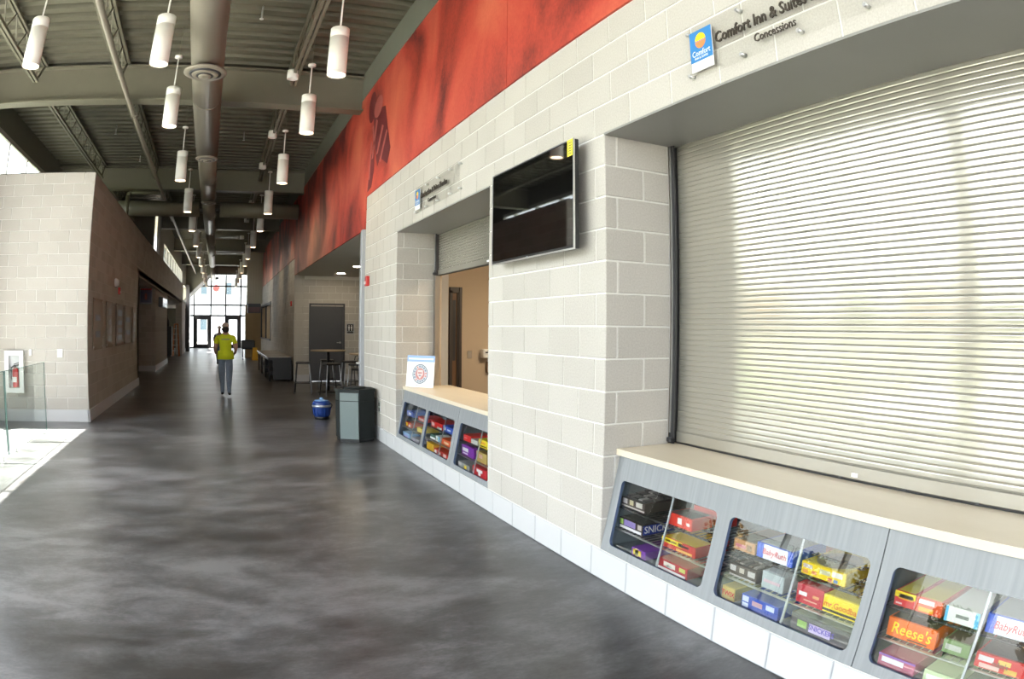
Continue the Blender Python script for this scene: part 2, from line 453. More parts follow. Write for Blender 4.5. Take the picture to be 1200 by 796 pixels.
M['rib'] = plain('cream_ribbed_metal', (0.50, 0.47, 0.36), 0.45)
M['grass'] = plain('lawn', (0.055, 0.062, 0.034), 0.95, var=0.25, scale=3)
M['paving'] = plain('pale_paving', (0.28, 0.277, 0.27), 0.9, var=0.08, scale=2)
M['ext_wall'] = plain('white_facade', (0.46, 0.48, 0.50), 0.85, var=0.02)
M['ext_glass'] = plain('dark_far_window', (0.07, 0.10, 0.12), 0.1)
M['leaf_gold'] = plain('autumn_leaves', (0.30, 0.17, 0.035), 0.9, var=0.35, scale=9)
M['leaf_green'] = plain('green_leaves', (0.10, 0.16, 0.04), 0.9, var=0.35, scale=9)
M['bark'] = plain('bark', (0.10, 0.07, 0.045), 0.9)
M['frame_dark'] = plain('dark_glazing_frame', (0.035, 0.035, 0.038), 0.4, metal=0.2)
M['frame_pale'] = plain('pale_glazing_frame', (0.50, 0.49, 0.44), 0.4, metal=0.3)
M['opening_dark'] = plain('dark_opening', (0.02, 0.02, 0.02), 0.8)
M['fig_dark'] = plain('print_maroon', (0.14, 0.014, 0.018), 0.55, var=0.25, scale=6)
M['fig_pale'] = plain('print_dusty_pink', (0.40, 0.10, 0.085), 0.55, var=0.2, scale=6)
M['fig_mid'] = plain('print_brick_red', (0.33, 0.045, 0.035), 0.55, var=0.2, scale=4)

def cm(col, rough=0.4):
    key = 'card_%d_%d_%d' % tuple(int(c * 255) for c in col)
    if key not in M: M[key] = plain(key, col, rough, var=0.04, scale=40)
    return M[key]

# ------------------------------------------------------------------ masonry laying
_bcache = {}
def block_mesh(w, h, face, mat, depth=0.05):
    k = (round(w, 3), round(h, 3), face, mat.name, depth)
    if k in _bcache: return _bcache[k]
    c, q = 0.004, 0.004
    bm = bmesh.new()
    def ring(sw, sh, d):
        pts = ((-sw / 2, -sh / 2), (sw / 2, -sh / 2), (sw / 2, sh / 2), (-sw / 2, sh / 2))
        if face == 'x': return [bm.verts.new((d, a, b)) for a, b in pts]
        return [bm.verts.new((a, d, b)) for a, b in pts]
    R0, R1, R2 = ring(w, h, depth), ring(w, h, q), ring(w - 2 * c, h - 2 * c, 0)
    for A, B in ((R0, R1), (R1, R2)):
        for i in range(4): bm.faces.new((A[i], A[(i + 1) % 4], B[(i + 1) % 4], B[i]))
    bm.faces.new(R2); bm.faces.new(R0)
    me = mesh_of(bm, 'block'); me.materials.append(mat)
    _bcache[k] = me
    return me

def corner_mesh(dx, dy, h, mat):
    k = ('c', round(dx, 3), round(dy, 3), round(h, 3), mat.name)
    if k not in _bcache:
        bm = bmesh.new(); bx(bm, 0, dx, 0, dy, -h / 2, h / 2, bevel=0.005)
        me = mesh_of(bm, 'block'); me.materials.append(mat); _bcache[k] = me
    return _bcache[k]

G = 0.005
def lay(parent, face, fixed, lo, hi, row, offset, mat, name='block', skip=()):
    """one course of blocks along the axis of the wall between lo and hi"""
    k = math.floor((lo - offset) / (2 * C)); cuts = [lo]
    p = offset + k * 2 * C
    while p < hi - 0.02:
        if p > lo + 0.02: cuts.append(p)
        p += 2 * C
    cuts.append(hi)
    z = (row + 0.5) * C
    for a, b in zip(cuts, cuts[1:]):
        if any(s0 - 0.001 <= a and b <= s1 + 0.001 for s0, s1 in skip): continue
        if b - a < 0.03: continue
        me = block_mesh(b - a - 2 * G, C - 2 * G, face, mat)
        m = (a + b) / 2
        link(name, me, None, parent, (fixed, m, z) if face == 'x' else (m, fixed, z))

# ------------------------------------------------------------------ SETTING
NEAR0, NEAR1 = -4.1, 0.0          # near concession opening along the corridor
FAR0, FAR1 = 1.845, 4.88          # far concession opening
JD = 0.515                        # jamb depth
ZOP = 14 * C                      # head of the openings
ZRED = 18 * C
WEND = 6.78
YREC = 16.62
DECK = 5.97
XL = -4.65                        # left box wall
XF = -7.1                         # glazed front on the left

# floor (with the stair opening beside the glass guard)
bm = bmesh.new()
bx(bm, -5.25, 0.6, -9.5, 7.2, -0.3, 0)
bx(bm, -7.3, -5.25, -9.5, -2.0, -0.3, 0)
bx(bm, -7.3, 0.6, 7.2, 16.0, -0.3, 0)
bx(bm, 0.6, 3.2, 6.6, 16.9, -0.3, 0)
bx(bm, -7.3, 0.6, 16.0, 50.2, -0.3, 0)
bx(bm, 0.6, 6.0, -6.0, 6.6, -0.3, 0)
tag(obj('floor', bm, M['floor']), 'dark mottled polished concrete floor', kind='structure')
bm = bmesh.new(); bx(bm, -7.3, -5.25, -2.0, 7.2, -3.9, -3.6)
tag(obj('floor_below_stair', bm, M['paving']), 'lower floor under the stair opening', kind='structure')
bm = bmesh.new()
bx(bm, -5.25, -5.15, -2.0, 7.2, -3.6, -0.3); bx(bm, -7.3, -5.25, -2.1, -2.0, -3.6, -0.3); bx(bm, -7.3, -5.25, 7.2, 7.3, -3.6, -0.3); bx(bm, -7.3, -7.1, -2.1, 7.3, -3.6, -0.02)
tag(obj('wall_stair', bm, M['pale_wall']), 'pale sides of the stair opening', kind='structure')

bm = bmesh.new(); bx(bm, -7.1, -5.25, 7.15, 7.2, -0.32, 0.002); bx(bm, -5.3, -5.25, -2.0, 7.15, -0.32, 0.002)  # white strip added to stand in for the mirrored sun patch
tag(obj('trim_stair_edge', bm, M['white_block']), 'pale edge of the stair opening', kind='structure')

# ---- right wall
bm = bmesh.new()
e = 0.006
bx(bm, e, JD, NEAR1 + e, FAR0 - e, 0, ZOP)
bx(bm, e, JD, FAR1 + e, WEND - e, 0, ZOP)
bx(bm, e, JD, -9.5, NEAR0 - e, 0, ZOP)
bx(bm, e, JD, -9.5, WEND - e, ZOP, ZRED)
bx(bm, e, JD, NEAR0, NEAR1, 0, C); bx(bm, e, JD, FAR0, FAR1, 0, C)
wall_r = tag(obj('wall_right', bm, M['mortar']), 'sand block wall with two concession openings', kind='structure')
for n in range(1, 18):
    odd = n % 2 == 1
    off = 0.324 if odd else 0.121
    if n < 14:
        cy = 0.324 if odd else 0.121            # corner return, and its depth into the jamb
        cxd = 0.09 if odd else 0.298
        for y0 in (NEAR1, FAR1):
            w2 = cy
            me = corner_mesh(cxd - G, w2 - G, C - 2 * G, M['block'])
            link('block', me, None, wall_r, (0, y0, (n + 0.5) * C))
            # rest of the jamb
            lay(wall_r, 'y', y0, cxd, JD - 0.004, n, cxd, M['block'])
        lay(wall_r, 'x', 0, 0.324 if odd else 0.121, FAR0, n, off, M['block'])
        lay(wall_r, 'x', 0, FAR1 + cy, WEND, n, off, M['block'])
    else:
        lay(wall_r, 'x', 0, -4.6, WEND, n, off, M['block'])
bm = bmesh.new(); bx(bm, 0.0, e, -9.5, -4.61, ZOP, ZRED); bx(bm, 0, e, -9.5, NEAR0, C, ZOP)
obj('plain_masonry', bm, M['block_y'], wall_r)
bm = bmesh.new(); bx(bm, 0.004, 0.03, -9.5, WEND, 0, C - 0.004)
base_r = tag(obj('baseboard_right', bm, M['pale_frame']), 'white glazed block base course', kind='structure')
lay(base_r, 'x', -0.002, -4.4, WEND, 0, 0.102, M['white_block'], 'base_block')

# soffits of the two openings
for i, (a, b) in enumerate(((NEAR0, NEAR1), (FAR0, FAR1))):
    bm = bmesh.new(); bx(bm, -0.004, 0.62, a, b, ZOP - 0.008, ZOP + 0.0045)
    tag(obj('trim_%d' % (i + 1), bm, M['soffit']), 'dark grey metal head of a concession opening', kind='structure')
# masonry behind the head
# upper wall behind mural
bm = bmesh.new(); bx(bm, 0.02, 0.5, -9.5, 50.2, ZRED, DECK + 0.1); bx(bm, 0.02, 0.5, WEND, YREC, 3.3, ZRED)
tag(obj('wall_right_upper', bm, M['fascia']), 'upper wall above the block work', kind='structure')
bm = bmesh.new(); bx(bm, -0.02, 0.02, -9.5, 50.2, 5.48, DECK)
tag(obj('trim_3', bm, M['fascia']), 'grey fascia band above the red mural', kind='structure')

# ---- recess on the right
bm = bmesh.new(); bx(bm, 0.021, 3.2, WEND - 0.18, YREC + 0.3, 3.14, 3.3)
tag(obj('ceiling_recess', bm, M['recess_soffit']), 'soffit of the washroom recess', kind='structure')
bm = bmesh.new(); bx(bm, 3.0, 3.2, WEND, YREC, 0, 3.14)
tag(obj('wall_recess_side', bm, M['block_y']), 'side wall of the recess', kind='structure')
bm = bmesh.new(); bx(bm, JD, 3.2, WEND - 0.19, WEND - 0.005, 0, 3.14)
tag(obj('wall_recess_front', bm, M['block_x']), 'near wall of the recess', kind='structure')
bm = bmesh.new(); bx(bm, 0.0 + e, 0.46, YREC + e, YREC + 0.3, 0, 3.14); bx(bm, 1.56, 3.2, YREC + e, YREC + 0.3, 0, 3.14); bx(bm, 0.46, 1.56, YREC + e, YREC + 0.3, 2.33, 3.14)
wall_b = tag(obj('wall_recess_back', bm, M['mortar']), 'block wall around the washroom door', kind='structure')
for n in range(1, 15):
    off = 0.0 if n % 2 else C
    if n < 11:
        lay(wall_b, 'y', YREC, 0.0, 0.46, n, off + 0.05, M['block']); lay(wall_b, 'y', YREC, 1.56, 3.0, n, off + 0.05, M['block'])
    else:
        lay(wall_b, 'y', YREC, 0.0, 3.0, n, off + 0.05, M['block'])
bm = bmesh.new(); bx(bm, 0, 0.46, YREC - 0.01, YREC + 0.01, 0, C); bx(bm, 1.56, 3.0, YREC - 0.01, YREC + 0.01, 0, C)
tag(obj('baseboard_recess', bm, M['white_block']), 'white base of the recess wall', kind='structure')
bm = bmesh.new()
bx(bm, 0.46, 0.51, YREC - 0.02, YREC + 0.12, 0, 2.33); bx(bm, 1.51, 1.56, YREC - 0.02, YREC + 0.12, 0, 2.33); bx(bm, 0.46, 1.56, YREC - 0.02, YREC + 0.12, 2.28, 2.33)
d1 = tag(obj('door_1', bm, M['door_grey']), 'slate grey door in the washroom recess', kind='structure')
box_obj('door_leaf', (0.515, 1.505, YREC + 0.02, YREC + 0.07, 0.01, 2.28), M['door_grey'], d1)
bm = bmesh.new(); lathe(bm, [(0.03, 0), (0.03, 0.02)], (0, 0, 0)); bm.transform(Matrix.Translation((1.42, YREC + 0.02, 1.16)) @ Matrix.Rotation(math.pi / 2, 4, 'X'))
bar(bm, (1.42, YREC - 0.04, 1.16), (1.31, YREC - 0.04, 1.16), 0.02); bar(bm, (1.42, YREC, 1.16), (1.42, YREC - 0.05, 1.16), 0.02)
tag(obj('door_handle', bm, M['alu'], d1), 'bright lever handle')

# far right wall beyond the recess
bm = bmesh.new(); bx(bm, 0.0, 0.3, YREC + 0.31, 25.7, 0, ZRED); bx(bm, 0, 0.3, 25.7, 32.3, 0, 1.1); bx(bm, 0, 0.3, 25.7, 32.3, 2.6, ZRED)
bx(bm, 0, 0.3, 32.3, 33.2, 0, ZRED); bx(bm, 0, 0.3, 33.2, 37.5, 2.5, ZRED); bx(bm, 0, 0.3, 37.5, 50.2, 0, ZRED)
bx(bm, 0.0, 0.3, YREC + 0.002, YREC + 0.31, 0, ZRED)
tag(obj('wall_right_far', bm, M['block_y']), 'block wall running to the far end', kind='structure')
bm = bmesh.new(); bx(bm, 0.05, 0.1, 25.7, 32.3, 1.1, 2.6); bx(bm, 0.08, 0.12, 33.2, 37.5, 0, 2.5)
tag(obj('window_far_service', bm, M['brown_panel']), 'far service opening in the right wall', kind='structure')
bm = bmesh.new()
for y in (25.7, 28.9, 32.25): bx(bm, -0.03, 0.1, y, y + 0.09, 1.1, 2.65)
bx(bm, -0.03, 0.1, 25.7, 32.3, 2.6, 2.72); bx(bm, -0.06, 0.1, 25.7, 32.3, 1.04, 1.1)
for y in (33.2, 37.4): bx(bm, -0.03, 0.1, y, y + 0.1, 0, 2.55)
tag(obj('trim_4', bm, M['dark_steel']), 'dark frames of the far service opening', kind='structure')

# pale steel edge of the recess gate at the wall end
t = thing('steel_gate_post', 'pale grey steel post with a lever at the end of the block wall', 'post', (-0.03, WEND + 0.06, 0))
box_obj('post', (-0.055, 0.06, WEND + 0.002, WEND + 0.13, 0, 3.138), M['pale_frame'], t, 0.006)
bm = bmesh.new(); bar(bm, (-0.055, WEND + 0.06, 1.06), (-0.10, WEND + 0.06, 1.06), 0.025); bar(bm, (-0.10, WEND + 0.07, 1.06), (-0.10, WEND - 0.04, 1.06), 0.022)
obj('lever', bm, M['white'], t)

# ---- left box wall
bm = bmesh.new(); bx(bm, XF, XL - e, 8.285 + e, 8.6, 0, 4.25)
wall_l = tag(obj('wall_left', bm, M['mortar']), 'sunlit block front of the left room', kind='structure')
for n in range(1, 21):
    off = XL if n % 2 else XL - C
    hi = XL
    lay(wall_l, 'y', 8.285, -7.05, hi, n, off - 2 * C * 8, M['block'])
bm = bmesh.new(); bx(bm, XF, XL - 0.002, 8.27, 8.30, 0, C); bx(bm, XL - 0.02, XL + 0.012, 8.27, 15.95, 0, C)
tag(obj('baseboard_left', bm, M['white_block']), 'white base of the left room', kind='structure')
bm = bmesh.new()
bx(bm, XL - 0.3, XL, 8.62, 15.95, 0, 4.25); bx(bm, XL - 0.05, XL - 0.001, 8.29, 8.63, 0.0, 4.25)
bx(bm, XF, XL, 15.7, 15.95, 0, 4.25)
tag(obj('wall_left_side', bm, M['block_y']), 'corridor side of the left room', kind='structure')
bm = bmesh.new(); bx(bm, XL - 0.3, XL, 15.95, 40.0, 3.0, 4.25); bx(bm, XF, XL, 15.96, 50.2, 3.05, 3.2)
tag(obj('wall_left_upper', bm, M['block_y']), 'block wall above the left recesses', kind='structure')
bm = bmesh.new(); bx(bm, -5.42, -4.73, 21.9, 27.8, 0, 3.06); bx(bm, -6.6, -5.42, 21.9, 22.2, 0, 3.06)
pier = tag(obj('wall_left_pier', bm, M['block_x']), 'block pier between the left recesses', kind='structure')
bm = bmesh.new(); bx(bm, -5.44, -4.71, 21.88, 27.82, 0, C)
tag(obj('baseboard_pier', bm, M['white_block']), 'base of the left pier', kind='structure')
bm = bmesh.new(); bx(bm, -6.8, -6.6, 15.95, 50.2, 0, 3.06)
tag(obj('wall_left_far', bm, M['brown_panel']), 'back wall of the left recesses', kind='structure')
bm = bmesh.new(); bx(bm, XF - 0.05, XL - 0.28, 22.42, 22.7, 3.06, DECK + .1); bx(bm, XF - 0.06, XF, 16.88, 22.7, 3.06, DECK + .1)
tag(obj('wall_left_end', bm, M['steel']), 'closing wall above the left room', kind='structure')
# clerestory strip high on the left wall
bm = bmesh.new()
bx(bm, XL - 0.12, XL, 22.0, 50.2, 4.92, DECK + 0.1); bx(bm, XL - 0.12, XL, 38.0, 50.2, 4.25, 4.92); bx(bm, XL - 0.12, XL, 22.0, 24.0, 4.25, 4.92)
for k in range(9): bx(bm, XL - 0.1, XL + 0.01, 24.0 + k * 1.75 - 0.06, 24.0 + k * 1.75 + 0.06, 4.25, 4.92)
cl = tag(obj('window_1', bm, M['frame_pale']), 'high strip window on the left', kind='structure')
for k in range(8):
    link('pane', block_mesh(1.63, 0.67, 'x', M['facade_glass'], 0.02), None, cl, (XL - 0.05, 24.0 + 1.75 * (k + 0.5), 4.585))
bm = bmesh.new(); bx(bm, -4.92, -4.55, 37.0, 41.0, 0, 3.05)
tag(obj('wall_left_white', bm, M['pale_wall']), 'pale column at the far left', kind='structure')
bm = bmesh.new(); bx(bm, -4.6, -4.35, 42.5, 44.0, 0, 4.4)
tag(obj('wall_left_column', bm, M['frame_dark']), 'dark column at the far left', kind='structure')
# sloping underside of the far stair
bm = bmesh.new()
A = [(-5.2, 3.1), (-4.9, 3.3), (-2.6, 5.55), (-2.6, 5.9), (-5.2, 5.9)]
va = [bm.verts.new((x, 43.0, z)) for x, z in A]; vb = [bm.verts.new((x, 47.0, z)) for x, z in A]
for k in range(5): bm.faces.new((va[k], va[(k + 1) % 5], vb[(k + 1) % 5], vb[k]))
bm.faces.new(va); bm.faces.new(vb)
tag(obj('ceiling_slope', bm, M['fascia']), 'sloping bulkhead before the far glazing', kind='structure')

bm = bmesh.new(); bx(bm, XF, XL - 0.05, 8.3, 22.4, 4.262, 4.275)  # unseen dark sheet, added so sun does not bounce up to the deck
tag(obj('ceiling_left_room', bm, M['opening_dark']), 'dark membrane on top of the left room', kind='structure')
# ---- glazed front on the left (x = XF) and behind the camera
HEAD = 5.3
bm = bmesh.new()
YM = [7.3, 5.98, 4.38, 2.95, 1.5, -0.1, -1.6, -3.1, -4.6, -6.1, -7.6, -9.1, 8.5, 10.0, 11.5, 13.0, 14.5, 16.0, 16.85]
for y in YM:
    bx(bm, XF - 0.14, XF, y - 0.03, y + 0.03, 0 if y < 7.5 else 4.2, HEAD)
for y in (1.5, -6.1):
    bx(bm, XF - 0.05, XF + 0.25, y - 0.19, y + 0.19, 0, HEAD)
bx(bm, XF - 0.06, XF, -9.5, 16.9, HEAD, HEAD + 0.1); bx(bm, XF - 0.14, XF, -9.5, 7.3, 0.0, 0.1)
bx(bm, XF - 0.12, XF, -9.5, 7.3, 2.42, 2.48)
win2 = tag(obj('window_2', bm, M['frame_pale']), 'tall glazed front on the left', kind='structure')
bm = bmesh.new(); bx(bm, XF - 0.06, XF - 0.001, -9.5, 16.9, HEAD + 0.1, DECK + 0.1); bx(bm, XF - 0.2, XF - 0.001, 7.33, 8.285, 0, HEAD)
tag(obj('wall_left_spandrel', bm, M['fascia']), 'solid band above the glazed front', kind='structure')
ys = [-9.5] + sorted(YM)
for a, b in zip(ys, ys[1:]):
    if b - a < 0.4 or abs(a - 7.3) < 0.01: continue
    for z0, z1 in (((0.1, 2.42), (2.48, HEAD)) if b < 8.2 else ((4.25, HEAD),)):
        link('pane', block_mesh(b - a - 0.06, z1 - z0, 'x', M['facade_glass'], 0.02), None, win2, (XF - 0.08, (a + b) / 2, (z0 + z1) / 2))
bm = bmesh.new()
for x in (-7.1, -5.7, -4.3, -2.9, -1.5, -0.05): bx(bm, x - 0.04, x + 0.04, -9.6, -9.45, 0, 5.9)
for z in (0.05, 2.5, 5.92): bx(bm, -7.1, 0, -9.6, -9.46, z - 0.05, z + 0.05)
win3 = tag(obj('window_3', bm, M['frame_pale']), 'glazed end behind the viewer', kind='structure')

# ---- far glazed end
YE = 50.2
bm = bmesh.new()
for x in (-5.36, -5.0, -4.3, -2.95, -1.76, -0.55, -0.02): bx(bm, x - 0.06, x + 0.06, YE, YE + 0.12, 0, 5.9)
for z in (0.05, 2.5, 3.32, 4.78, 5.85): bx(bm, -5.4, 0.05, YE, YE + 0.12, z - 0.065, z + 0.065)
win4 = tag(obj('window_4', bm, M['frame_dark']), 'glazed end wall with entrance doors', kind='structure')
xs = (-5.36, -5.0, -4.3, -2.95, -1.76, -0.55, -0.02)
for a, b in zip(xs, xs[1:]):
    for z0, z1 in ((2.55, 3.27), (3.37, 4.73), (4.83, 5.8)):
        link('pane', block_mesh(b - a - 0.09, z1 - z0, 'y', M['facade_glass'], 0.02), None, win4, ((a + b) / 2, YE + 0.05, (z0 + z1) / 2))
    if (a, b) in ((-5.36, -5.0), (-5.0, -4.3), (-0.55, -0.02)):
        link('pane', block_mesh(b - a - 0.09, 2.35, 'y', M['facade_glass'], 0.02), None, win4, ((a + b) / 2, YE + 0.05, 1.28))
for i, (a, b) in enumerate(((-4.25, -3.0), (-1.71, -0.6))):
    bm = bmesh.new()
    bx(bm, a, a + 0.22, YE - 0.02, YE + 0.05, 0.02, 2.45); bx(bm, b - 0.22, b, YE - 0.02, YE + 0.05, 0.02, 2.45)
    bx(bm, a + 0.22, b - 0.22, YE - 0.02, YE + 0.05, 0.02, 0.3); bx(bm, a + 0.22, b - 0.22, YE - 0.02, YE + 0.05, 2.2, 2.45)
    d = tag(obj('door_%d' % (i + 2), bm, M['frame_dark']), 'dark framed glass entrance door', kind='structure')
    link('pane', block_mesh(b - a - 0.46, 1.88, 'y', M['facade_glass'], 0.02), None, d, ((a + b) / 2, YE + 0.01, 1.25))
bm = bmesh.new(); bx(bm, -8.2, -5.38, YE, YE + 0.2, 0, DECK); bx(bm, -0.02, 0.6, YE, YE + 0.2, 0, DECK)
tag(obj('wall_far_end', bm, M['fascia']), 'solid strips beside the far glazing', kind='structure')

# ---- roof deck, ribs running across the corridor
bm = bmesh.new()
prof = []
y = -9.7
while y < 50.6:
    prof += [(y, DECK), (y + 0.15, DECK), (y + 0.175, DECK + 0.09), (y + 0.28, DECK + 0.09)]
    y += 0.305
near = [q for q in prof if q[0] < 22.8]; far = [q for q in prof if q[0] >= 22.5]
for pr, x0 in ((near, XF - 0.05), (far, -5.6)):  # far deck carried past the wall as an unseen overhang against sun
    A = [bm.verts.new((x0, a, z)) for a, z in pr]; B = [bm.verts.new((0.6, a, z)) for a, z in pr]
    for k in range(len(pr) - 1): bm.faces.new((A[k], A[k + 1], B[k + 1], B[k]))
bx(bm, XF - 0.05, 0.6, -9.7, 22.75, DECK + 0.2, DECK + 0.3); bx(bm, -5.6, 0.6, 22.75, 50.6, DECK + 0.2, DECK + 0.3)
tag(obj('ceiling', bm, M['deck']), 'ribbed steel roof deck', kind='structure')
# cross beams (I sections)
for k, yb in enumerate((0.0, 7.46, 14.95, 22.4, 29.9, 37.3, 44.8)):
    bm = bmesh.new()
    lo = XF if yb < 22 else XL
    bx(bm, lo, -0.021, yb - 0.14, yb + 0.14, 5.27, 5.295); bx(bm, lo, -0.021, yb - 0.14, yb + 0.14, 5.87, 5.895)
    bx(bm, lo, -0.021, yb - 0.012, yb + 0.012, 5.295, 5.87)
    tag(obj('trim_%d' % (10 + k), bm, M['steel']), 'painted steel cross beam', kind='structure')

# bar joists between the beams
def joist(x, y0, y1, label):
    t = thing('bar_joist', label, 'joist', (x, y0, DECK - 0.5), 'bar joists under the roof deck')
    zt, zb = DECK - 0.03, 5.46
    bm = bmesh.new()
    for s in (-1, 1): bx(bm, x + s * 0.035 - 0.022, x + s * 0.035 + 0.022, y0 + 0.15, y1 - 0.15, zt - 0.05, zt)
    obj('top_chord', bm, M['steel'], t)
    bm = bmesh.new()
    for s in (-1, 1): bx(bm, x + s * 0.035 - 0.022, x + s * 0.035 + 0.022, y0 + 0.55, y1 - 0.55, zb, zb + 0.05)
    obj('bottom_chord', bm, M['steel'], t)
    n = 9; L = (y1 - y0 - 1.1) / n
    key = ('web', round(L, 3))
    for k in range(n):
        a = y0 + 0.55 + k * L
        bm = bmesh.new()
        bar(bm, (x, a, zb + 0.04), (x, a + L / 2, zt - 0.04), 0.019)
        obj('web_bar', bm, M['steel'], t)
        bm = bmesh.new()
        bar(bm, (x, a + L / 2, zt - 0.04), (x, a + L, zb + 0.04), 0.019)
        obj('web_bar', bm, M['steel'], t)
    for p_, q_ in ((y0 + 0.15, y0 + 0.55), (y1 - 0.15, y1 - 0.55)):
        bm = bmesh.new(); bar(bm, (x, p_, zt - 0.04), (x, q_, zb + 0.03), 0.03); obj('end_strut', bm, M['steel'], t)
JX = (-5.72, -4.17, -1.30)
JN = {-7.2: 'outermost joist by the glazed front', -5.72: 'joist over the block room', -4.17: 'joist behind the long pipe', -1.30: 'joist by the mural side pendants'}
bays = ((0.0, 7.46, 'before the first cross beam'), (7.46, 14.95, 'between the first and second cross beams'), (14.95, 22.4, 'between the second and third cross beams'))
for a, b, bn in bays:
    for x in JX:
        joist(x, a, b, 'open web %s, %s' % (JN[x], bn))

# ------------------------------------------------------------------ mural
mur = thing('mural', 'long red printed mural above the block wall', 'mural', (0, 6, ZRED))
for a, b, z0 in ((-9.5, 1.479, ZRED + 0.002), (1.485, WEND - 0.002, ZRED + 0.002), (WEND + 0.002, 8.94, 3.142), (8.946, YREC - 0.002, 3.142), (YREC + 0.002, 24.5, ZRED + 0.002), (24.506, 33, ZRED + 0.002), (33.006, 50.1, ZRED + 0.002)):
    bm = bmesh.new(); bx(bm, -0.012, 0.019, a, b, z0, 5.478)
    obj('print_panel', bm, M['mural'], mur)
def flat(name, pts, mat, parent, x=-0.0145):
    bm = bmesh.new(); extr_x(bm, pts, x, -0.012)
    return obj(name, bm, mat, parent)
def ell(cy, cz, ry, rz, n=20, rot=0.0):
    return [(cy + ry * math.cos(a) * math.cos(rot) - rz * math.sin(a) * math.sin(rot), cz + ry * math.cos(a) * math.sin(rot) + rz * math.sin(a) * math.cos(rot)) for a in [k * 2 * math.pi / n for k in range(n)]]
flat('printed_shadow', ell(6.62, 5.10, 0.24, 0.26), M['fig_dark'], mur)
flat('printed_torso', [(5.75, 4.85), (5.55, 4.45), (5.35, 4.1), (5.5, 3.9), (5.95, 4.1), (6.1, 4.0), (6.35, 4.4), (6.5, 4.9), (6.2, 4.95)], M['fig_dark'], mur)
flat('printed_helmet', ell(6.2, 4.98, 0.27, 0.17), M['fig_pale'], mur, -0.0155)
flat('printed_leg', [(6.35, 4.35), (6.6, 4.25), (6.68, 3.85), (6.72, 3.72), (6.45, 3.75), (6.3, 4.0)], M['fig_dark'], mur)
for k, pts in enumerate(([(6.55, 4.75), (6.45, 4.75), (6.3, 4.35), (6.38, 4.3)], [(6.3, 4.8), (6.2, 4.75), (6.4, 4.2), (6.5, 4.2)], [(5.9, 4.6), (5.8, 4.55), (6.1, 4.2), (6.2, 4.2)], [(5.62, 4.45), (5.56, 4.4), (5.9, 4.02), (5.98, 4.05)], [(6.6, 4.5), (6.52, 4.5), (6.58, 3.9), (6.64, 3.9)])):
    flat('printed_stroke', pts, M['fig_pale'], mur, -0.0155)

# ------------------------------------------------------------------ ceiling services
t = thing('air_duct', 'long round beige air duct under the roof', 'duct', (-2.64, 3, 5.0))
segs = [(-6.0, 9.6, 0.225, -2.62, -2.66), (9.6, 14.2, 0.20, -2.66, -2.68), (14.2, 20.5, 0.19, -2.68, -2.70), (20.5, 34.0, 0.17, -2.70, -2.72), (34.0, 47.0, 0.15, -2.72, -2.74)]
for a, b, r, xa, xb in segs:
    bm = bmesh.new(); tube(bm, (xa, a, 5.0), (xb, b, 5.0), r, n=28)
    obj('duct_section', bm, M['duct'], t)
for a, r in ((1.5, 0.231), (6.3, 0.231), (9.6, 0.231), (12.0, 0.206), (14.2, 0.206), (17.2, 0.196), (20.5, 0.196), (24, .176), (28, .176)):
    bm = bmesh.new(); tube(bm, (-2.655, a - 0.02, 5.0), (-2.655, a + 0.02, 5.0), r, n=28); obj('joint_band', bm, M['duct'], t)
for k, (y, r, lb) in enumerate(((4.63, 0.28, 'large round air diffuser under the near duct'), (9.3, 0.22, 'second round air diffuser along the duct'), (14.0, 0.2, 'third round air diffuser along the duct'))):
    d = thing('air_diffuser', lb, 'air vent', (-2.65, y, 4.72), 'round diffusers under the duct')
    z = 4.74 if k == 0 else 4.78
    bm = bmesh.new(); lathe(bm, [(r * 0.5, 0.035), (r * 0.55, 0.02), (r, 0.0), (r, -0.02), (r * 0.8, -0.03)], (-2.65, y, z), 32); obj('outer_ring', bm, M['duct'], d)
    bm = bmesh.new(); lathe(bm, [(r * 0.74, -0.026), (r * 0.76, -0.034), (r * 0.66, -0.04)], (-2.65, y, z), 32); obj('dark_gap', bm, M['dark_steel'], d)
    bm = bmesh.new(); lathe(bm, [(r * 0.62, -0.036), (r * 0.60, -0.05), (r * 0.46, -0.055)], (-2.65, y, z), 32); obj('middle_ring', bm, M['duct'], d)
    bm = bmesh.new(); lathe(bm, [(r * 0.42, -0.05), (r * 0.40, -0.06)], (-2.65, y, z), 32); obj('dark_gap', bm, M['dark_steel'], d)
    bm = bmesh.new(); lathe(bm, [(r * 0.32, -0.055), (r * 0.28, -0.075), (r * 0.08, -0.085)], (-2.65, y, z), 32); obj('centre_cone', bm, M['duct'], d)

t = thing('sprinkler_pipe', 'long thin pipe hung under the cross beams', 'pipe', (-4.0, 3, 5.18))
bm = bmesh.new(); tube(bm, (-4.02, -6, 5.18), (-3.96, 42.9, 5.18), 0.042, n=14); obj('pipe_run', bm, M['duct'], t)
for y in (2.0, 7.9, 12.0, 17, 23):
    bm = bmesh.new(); tube(bm, (-4.0, y - 0.04, 5.18), (-4.0, y + 0.04, 5.18), 0.055, n=14); obj('coupling', bm, M['duct'], t)
t = thing('branch_duct', 'dark round duct crossing the corridor above the pendants', 'duct', (-2.6, 15.75, 5.0))
bm = bmesh.new(); tube(bm, (-6.0, 15.75, 4.90), (-2.95, 15.75, 4.90), 0.22, n=24); tube(bm, (-2.35, 15.75, 4.90), (-0.06, 15.75, 4.90), 0.22, n=24); obj('duct_section', bm, M['steel'], t)
t = thing('conduit_elbow', 'thin bent pipe over the left block room', 'pipe', (-4.6, 15.4, 5.1))
